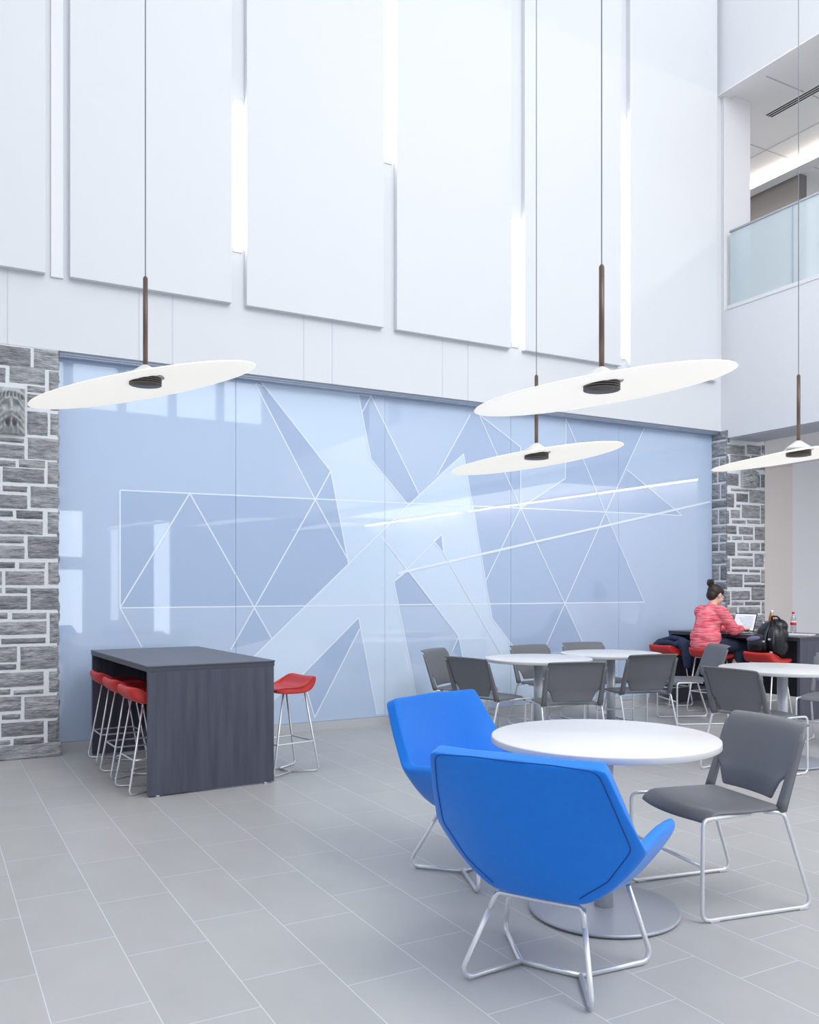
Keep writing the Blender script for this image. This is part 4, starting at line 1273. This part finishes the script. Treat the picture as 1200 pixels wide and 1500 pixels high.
root = empty('drink_bottle', (8.78, 7.00, TZ))
M['copper'] = material('copper_bottle', (196, 132, 88), 0.3, metal=0.7)
bm = bm_new(); lathe(bm, [(0, 0), (0.034, 0), (0.036, 0.004), (0.036, 0.15), (0.033, 0.18), (0.023, 0.215), (0.021, 0.225), (0, 0.225)], 28); obj('body', bm, M['copper'], root)
bm = bm_new(); lathe(bm, [(0, 0.222), (0.0215, 0.222), (0.0225, 0.225), (0.0225, 0.258), (0.020, 0.262), (0, 0.262)], 24); obj('cap', bm, M['chrome'], root)
tag(root, 'copper drink bottle with a steel cap behind the black backpack', 'bottle')

root = empty('soda_bottle', (8.72, 6.66, TZ))
M['pet'] = clear_glass('clear_pet', (232, 236, 240), 0.22)
M['label_red'] = material('red_bottle_label', (206, 34, 58), 0.4)
M['label_white'] = material('white_bottle_label', (240, 236, 238), 0.4)
bm = bm_new(); lathe(bm, [(0, 0.004), (0.022, 0.0), (0.031, 0.006), (0.032, 0.05), (0.028, 0.08), (0.032, 0.11), (0.032, 0.15), (0.024, 0.19), (0.013, 0.215), (0.012, 0.232), (0, 0.232)], 28); obj('body', bm, M['pet'], root)
bm = bm_new(); lathe(bm, [(0.0325, 0.100), (0.0335, 0.102), (0.0335, 0.128), (0.0325, 0.130)], 28); lb = obj('wrapper', bm, M['label_red'], root)
lb['label'] = 'red wrapper band'
bm = bm_new(); lathe(bm, [(0.0325, 0.1305), (0.0334, 0.132), (0.0334, 0.146), (0.0325, 0.148)], 28); obj('wrapper_band', bm, M['label_white'], lb)
bm = bm_new(); lathe(bm, [(0, 0.228), (0.0145, 0.228), (0.0150, 0.231), (0.0150, 0.248), (0.013, 0.251), (0, 0.251)], 20); cp = obj('cap', bm, M['label_red'], root)
cp['label'] = 'red screw cap'
tag(root, 'clear plastic drink bottle with a red cap and red wrapper on the counter', 'bottle')

M['paper'] = material('white_paper', (238, 240, 243), 0.7)
root = empty('notebook', (8.50, 6.42, TZ), 0.3)
bm = bm_new(); box(bm, -0.10, 0.10, -0.14, 0.14, 0.002, 0.010, bevel=0.002); obj('pages', bm, M['paper'], root)
bm = bm_new(); box(bm, -0.104, 0.104, -0.144, 0.144, 0.0, 0.002); box(bm, -0.104, 0.104, -0.144, 0.144, 0.010, 0.012); obj('cover', bm, M['paper'], root)
tag(root, 'white notebook lying on the counter right of the red capped bottle', 'notebook')

# crumpled clear wrapper between laptop and copper bottle
bm = bm_new()
t = bmesh.new(); bmesh.ops.create_icosphere(t, subdivisions=4, radius=1.0)
for v in t.verts:
    n1 = noise.noise(v.co * 2.3 + Vector((4, 1, 7))); n2 = noise.noise(v.co * 6.0)
    k = 1 + 0.42 * n1 + 0.2 * abs(n2)
    v.co = Vector((v.co.x * 0.075 * k, v.co.y * 0.085 * k, max(0.0, 0.062 + v.co.z * 0.070 * k)))
merge(bm, t)
M['cellophane'] = clear_glass('crumpled_cellophane', (226, 222, 228), 0.35)
o = obj('plastic_bag', bm, M['cellophane']); o.location = (8.84, 7.17, TZ)
tag(o, 'crumpled clear plastic bag between the laptop and the copper bottle', 'bag')

# ------------------------------------------------------------------ black backpack on the right hand stool
M['nylon'] = material('black_nylon', (22, 23, 30), 0.3, noise_amt=0.15, noise_scale=60, bump=0.25, bump_scale=60)
M['nylon_grey'] = material('grey_nylon_patch', (112, 112, 142), 0.5)
root = empty('backpack', (7.90, 6.34, 0.665), PI / 2 + 0.12)
tag(root, 'bulging black backpack sitting on the red stool nearest the counter end', 'backpack')
bm = bm_new()
ellipsoid(bm, (0.0, -0.02, 0.13), (0.205, 0.15, 0.15))
ellipsoid(bm, (-0.02, -0.04, 0.25), (0.175, 0.125, 0.15))
ellipsoid(bm, (-0.075, -0.05, 0.345), (0.11, 0.095, 0.085))
ellipsoid(bm, (-0.10, 0.03, 0.20), (0.10, 0.11, 0.17))
ellipsoid(bm, (0.09, 0.06, 0.12), (0.11, 0.10, 0.11))
for v in bm.verts:
    p = v.co
    f = 0.018 * noise.noise(p * 9) + 0.010 * noise.noise(p * 22)
    v.co += v.normal * f if v.normal.length else Vector((0, 0, 0))
    v.co.z = max(0.012, v.co.z)
fuse('bag_body', bm, M['nylon'], root, 0.009, 3)
bm = bm_new()
ellipsoid(bm, (0.06, 0.105, 0.145), (0.125, 0.062, 0.10)); ellipsoid(bm, (0.05, 0.095, 0.19), (0.115, 0.055, 0.08))
for v in bm.verts: v.co.z = max(0.02, v.co.z)
pk = fuse('front_pocket', bm, M['nylon'], root, 0.008, 3)
bm = bm_new(); ellipsoid(bm, (0.085, 0.148, 0.215), (0.082, 0.022, 0.030), (0.5, 0.15, 0)); ob = obj('logo_patch', bm, M['nylon_grey'], pk); ob['label'] = 'grey patch on the pocket'
for pts in ([(-0.13, 0.115, 0.06), (-0.145, 0.155, 0.16), (-0.12, 0.11, 0.30), (-0.08, 0.03, 0.41)], [(-0.05, 0.135, 0.05), (-0.045, 0.165, 0.16), (-0.04, 0.115, 0.29), (-0.05, 0.03, 0.40)]):
    bm = bm_new(); P = fillet(pts, 0.08, 6)
    rows = [[p + Vector((-0.018, 0, 0)), p + Vector((0.018, 0, 0))] for p in P]
    grid(bm, rows); so = obj('shoulder_strap', bm, M['nylon'], root); mod_solid(so, 0.012, 0); bake(so)
bm = bm_new(); tube(bm, [(-0.13, -0.02, 0.405), (-0.12, 0.02, 0.455), (-0.05, 0.02, 0.455), (-0.03, -0.02, 0.41)], 0.009, 0.03, 8); obj('top_handle', bm, M['nylon'], root)
for p in ((-0.100, 0.140, 0.215), (-0.045, 0.155, 0.19), (-0.125, 0.150, 0.08)):
    bm = bm_new(); box(bm, p[0] - 0.014, p[0] + 0.014, p[1] - 0.004, p[1] + 0.012, p[2] - 0.010, p[2] + 0.010, bevel=0.003); ob = obj('buckle', bm, M['chrome'], root)

# ------------------------------------------------------------------ dark blue jacket over the stool beside the mural
M['jacket'] = material('dark_navy_cloth', (40, 54, 84), 0.75, noise_amt=0.2, noise_scale=25)
root = empty('jacket', (7.90, 7.68, 0.67), PI / 2)
bm = bm_new()
ellipsoid(bm, (0.02, -0.07, 0.055), (0.20, 0.11, 0.055)); ellipsoid(bm, (0.10, -0.02, 0.085), (0.13, 0.10, 0.055)); ellipsoid(bm, (-0.06, -0.05, 0.07), (0.12, 0.12, 0.06))
for s in (1,):
    limb(bm, [(0.12, -0.02, 0.10), (0.20, 0.05, 0.085), (0.27, 0.11, 0.02)], [0.060, 0.045, 0.024])
limb(bm, [(-0.10, -0.02, 0.09), (-0.19, 0.02, 0.06), (-0.235, 0.04, -0.06), (-0.245, 0.05, -0.16)], [0.07, 0.075, 0.062, 0.042])
limb(bm, [(-0.12, -0.08, 0.07), (-0.235, -0.06, 0.0), (-0.25, -0.06, -0.12)], [0.06, 0.05, 0.035])
for v in bm.verts:
    p = v.co
    v.co += v.normal * (0.022 * noise.noise(Vector((p.x * 14, p.y * 8, p.z * 10))) + 0.010 * noise.noise(p * 30))
    if abs(v.co.x) < 0.20: v.co.z = max(0.004, v.co.z)
fuse('body', bm, M['jacket'], root, 0.008, 2)
bm = bm_new()
limb(bm, [(0.13, 0.03, 0.125), (0.02, 0.01, 0.15), (-0.09, 0.0, 0.135), (-0.17, 0.03, 0.09)], [0.026, 0.032, 0.032, 0.022])
fuse('collar', bm, M['jacket'], root, 0.007, 2)
tag(root, 'crumpled dark blue jacket draped over the red stool beside the mural', 'jacket')

# ------------------------------------------------------------------ daylight, camera, colour
w = bpy.data.worlds.new('daylight')
scene.world = w
w.use_nodes = True
bg = w.node_tree.nodes['Background']
bg.inputs['Color'].default_value = (0.965, 0.982, 1.0, 1.0)
bg.inputs['Strength'].default_value = 1.0

def area(name, loc, rot, sx, sy, power, rgb=(1, 1, 1)):
    d = bpy.data.lights.new(name, 'AREA')
    d.shape = 'RECTANGLE'; d.size = sx; d.size_y = sy; d.energy = power; d.color = rgb
    o = bpy.data.objects.new(name, d)
    o.location = loc; o.rotation_euler = rot
    COL.objects.link(o)
    return o
area('overhead_fill', (5.0, -2.4, 9.25), (0.46, -0.5, 0), 4.4, 6.0, 400, (1.0, 0.985, 0.97))  # added fill lamp out of view, evens the light towards the right
area('passage_fill', (11.0, -1.0, 3.34), (0, 0, 0), 1.8, 9.0, 80, (1.0, 0.97, 0.94))  # added fill lamp under the balcony, brightens the wall there
for n, (x0, x1, z0, z1) in enumerate(holes):           # daylight just outside the panes
    A = (x1 - x0) * (z1 - z0)
    area('window_daylight', ((x0 + x1) / 2, -8.36, (z0 + z1) / 2), (PI / 2, 0, 0), x1 - x0, z1 - z0, (9.5 if z0 < 4 else 6.5) * A * (0.5 if x1 - x0 < 0.4 else 1))

cam_d = bpy.data.cameras.new('camera')
cam_d.sensor_fit = 'AUTO'
cam_d.sensor_width = 36.0
cam_d.lens = 1283.0 / 1500.0 * 36.0
cam_d.shift_y = 110.0 / 1500.0
cam_d.clip_start = 0.05
cam = bpy.data.objects.new('camera', cam_d)
cam.location = (0, 0, 1.43)
yaw = math.atan(710.0 / 1283.0)
cam.rotation_euler = (PI / 2, 0, -yaw)
COL.objects.link(cam)
scene.camera = cam

vs = scene.view_settings
vs.view_transform = 'Standard'
vs.look = 'None'
vs.exposure = 0.66
vs.gamma = 1.0
vs.use_curve_mapping = False
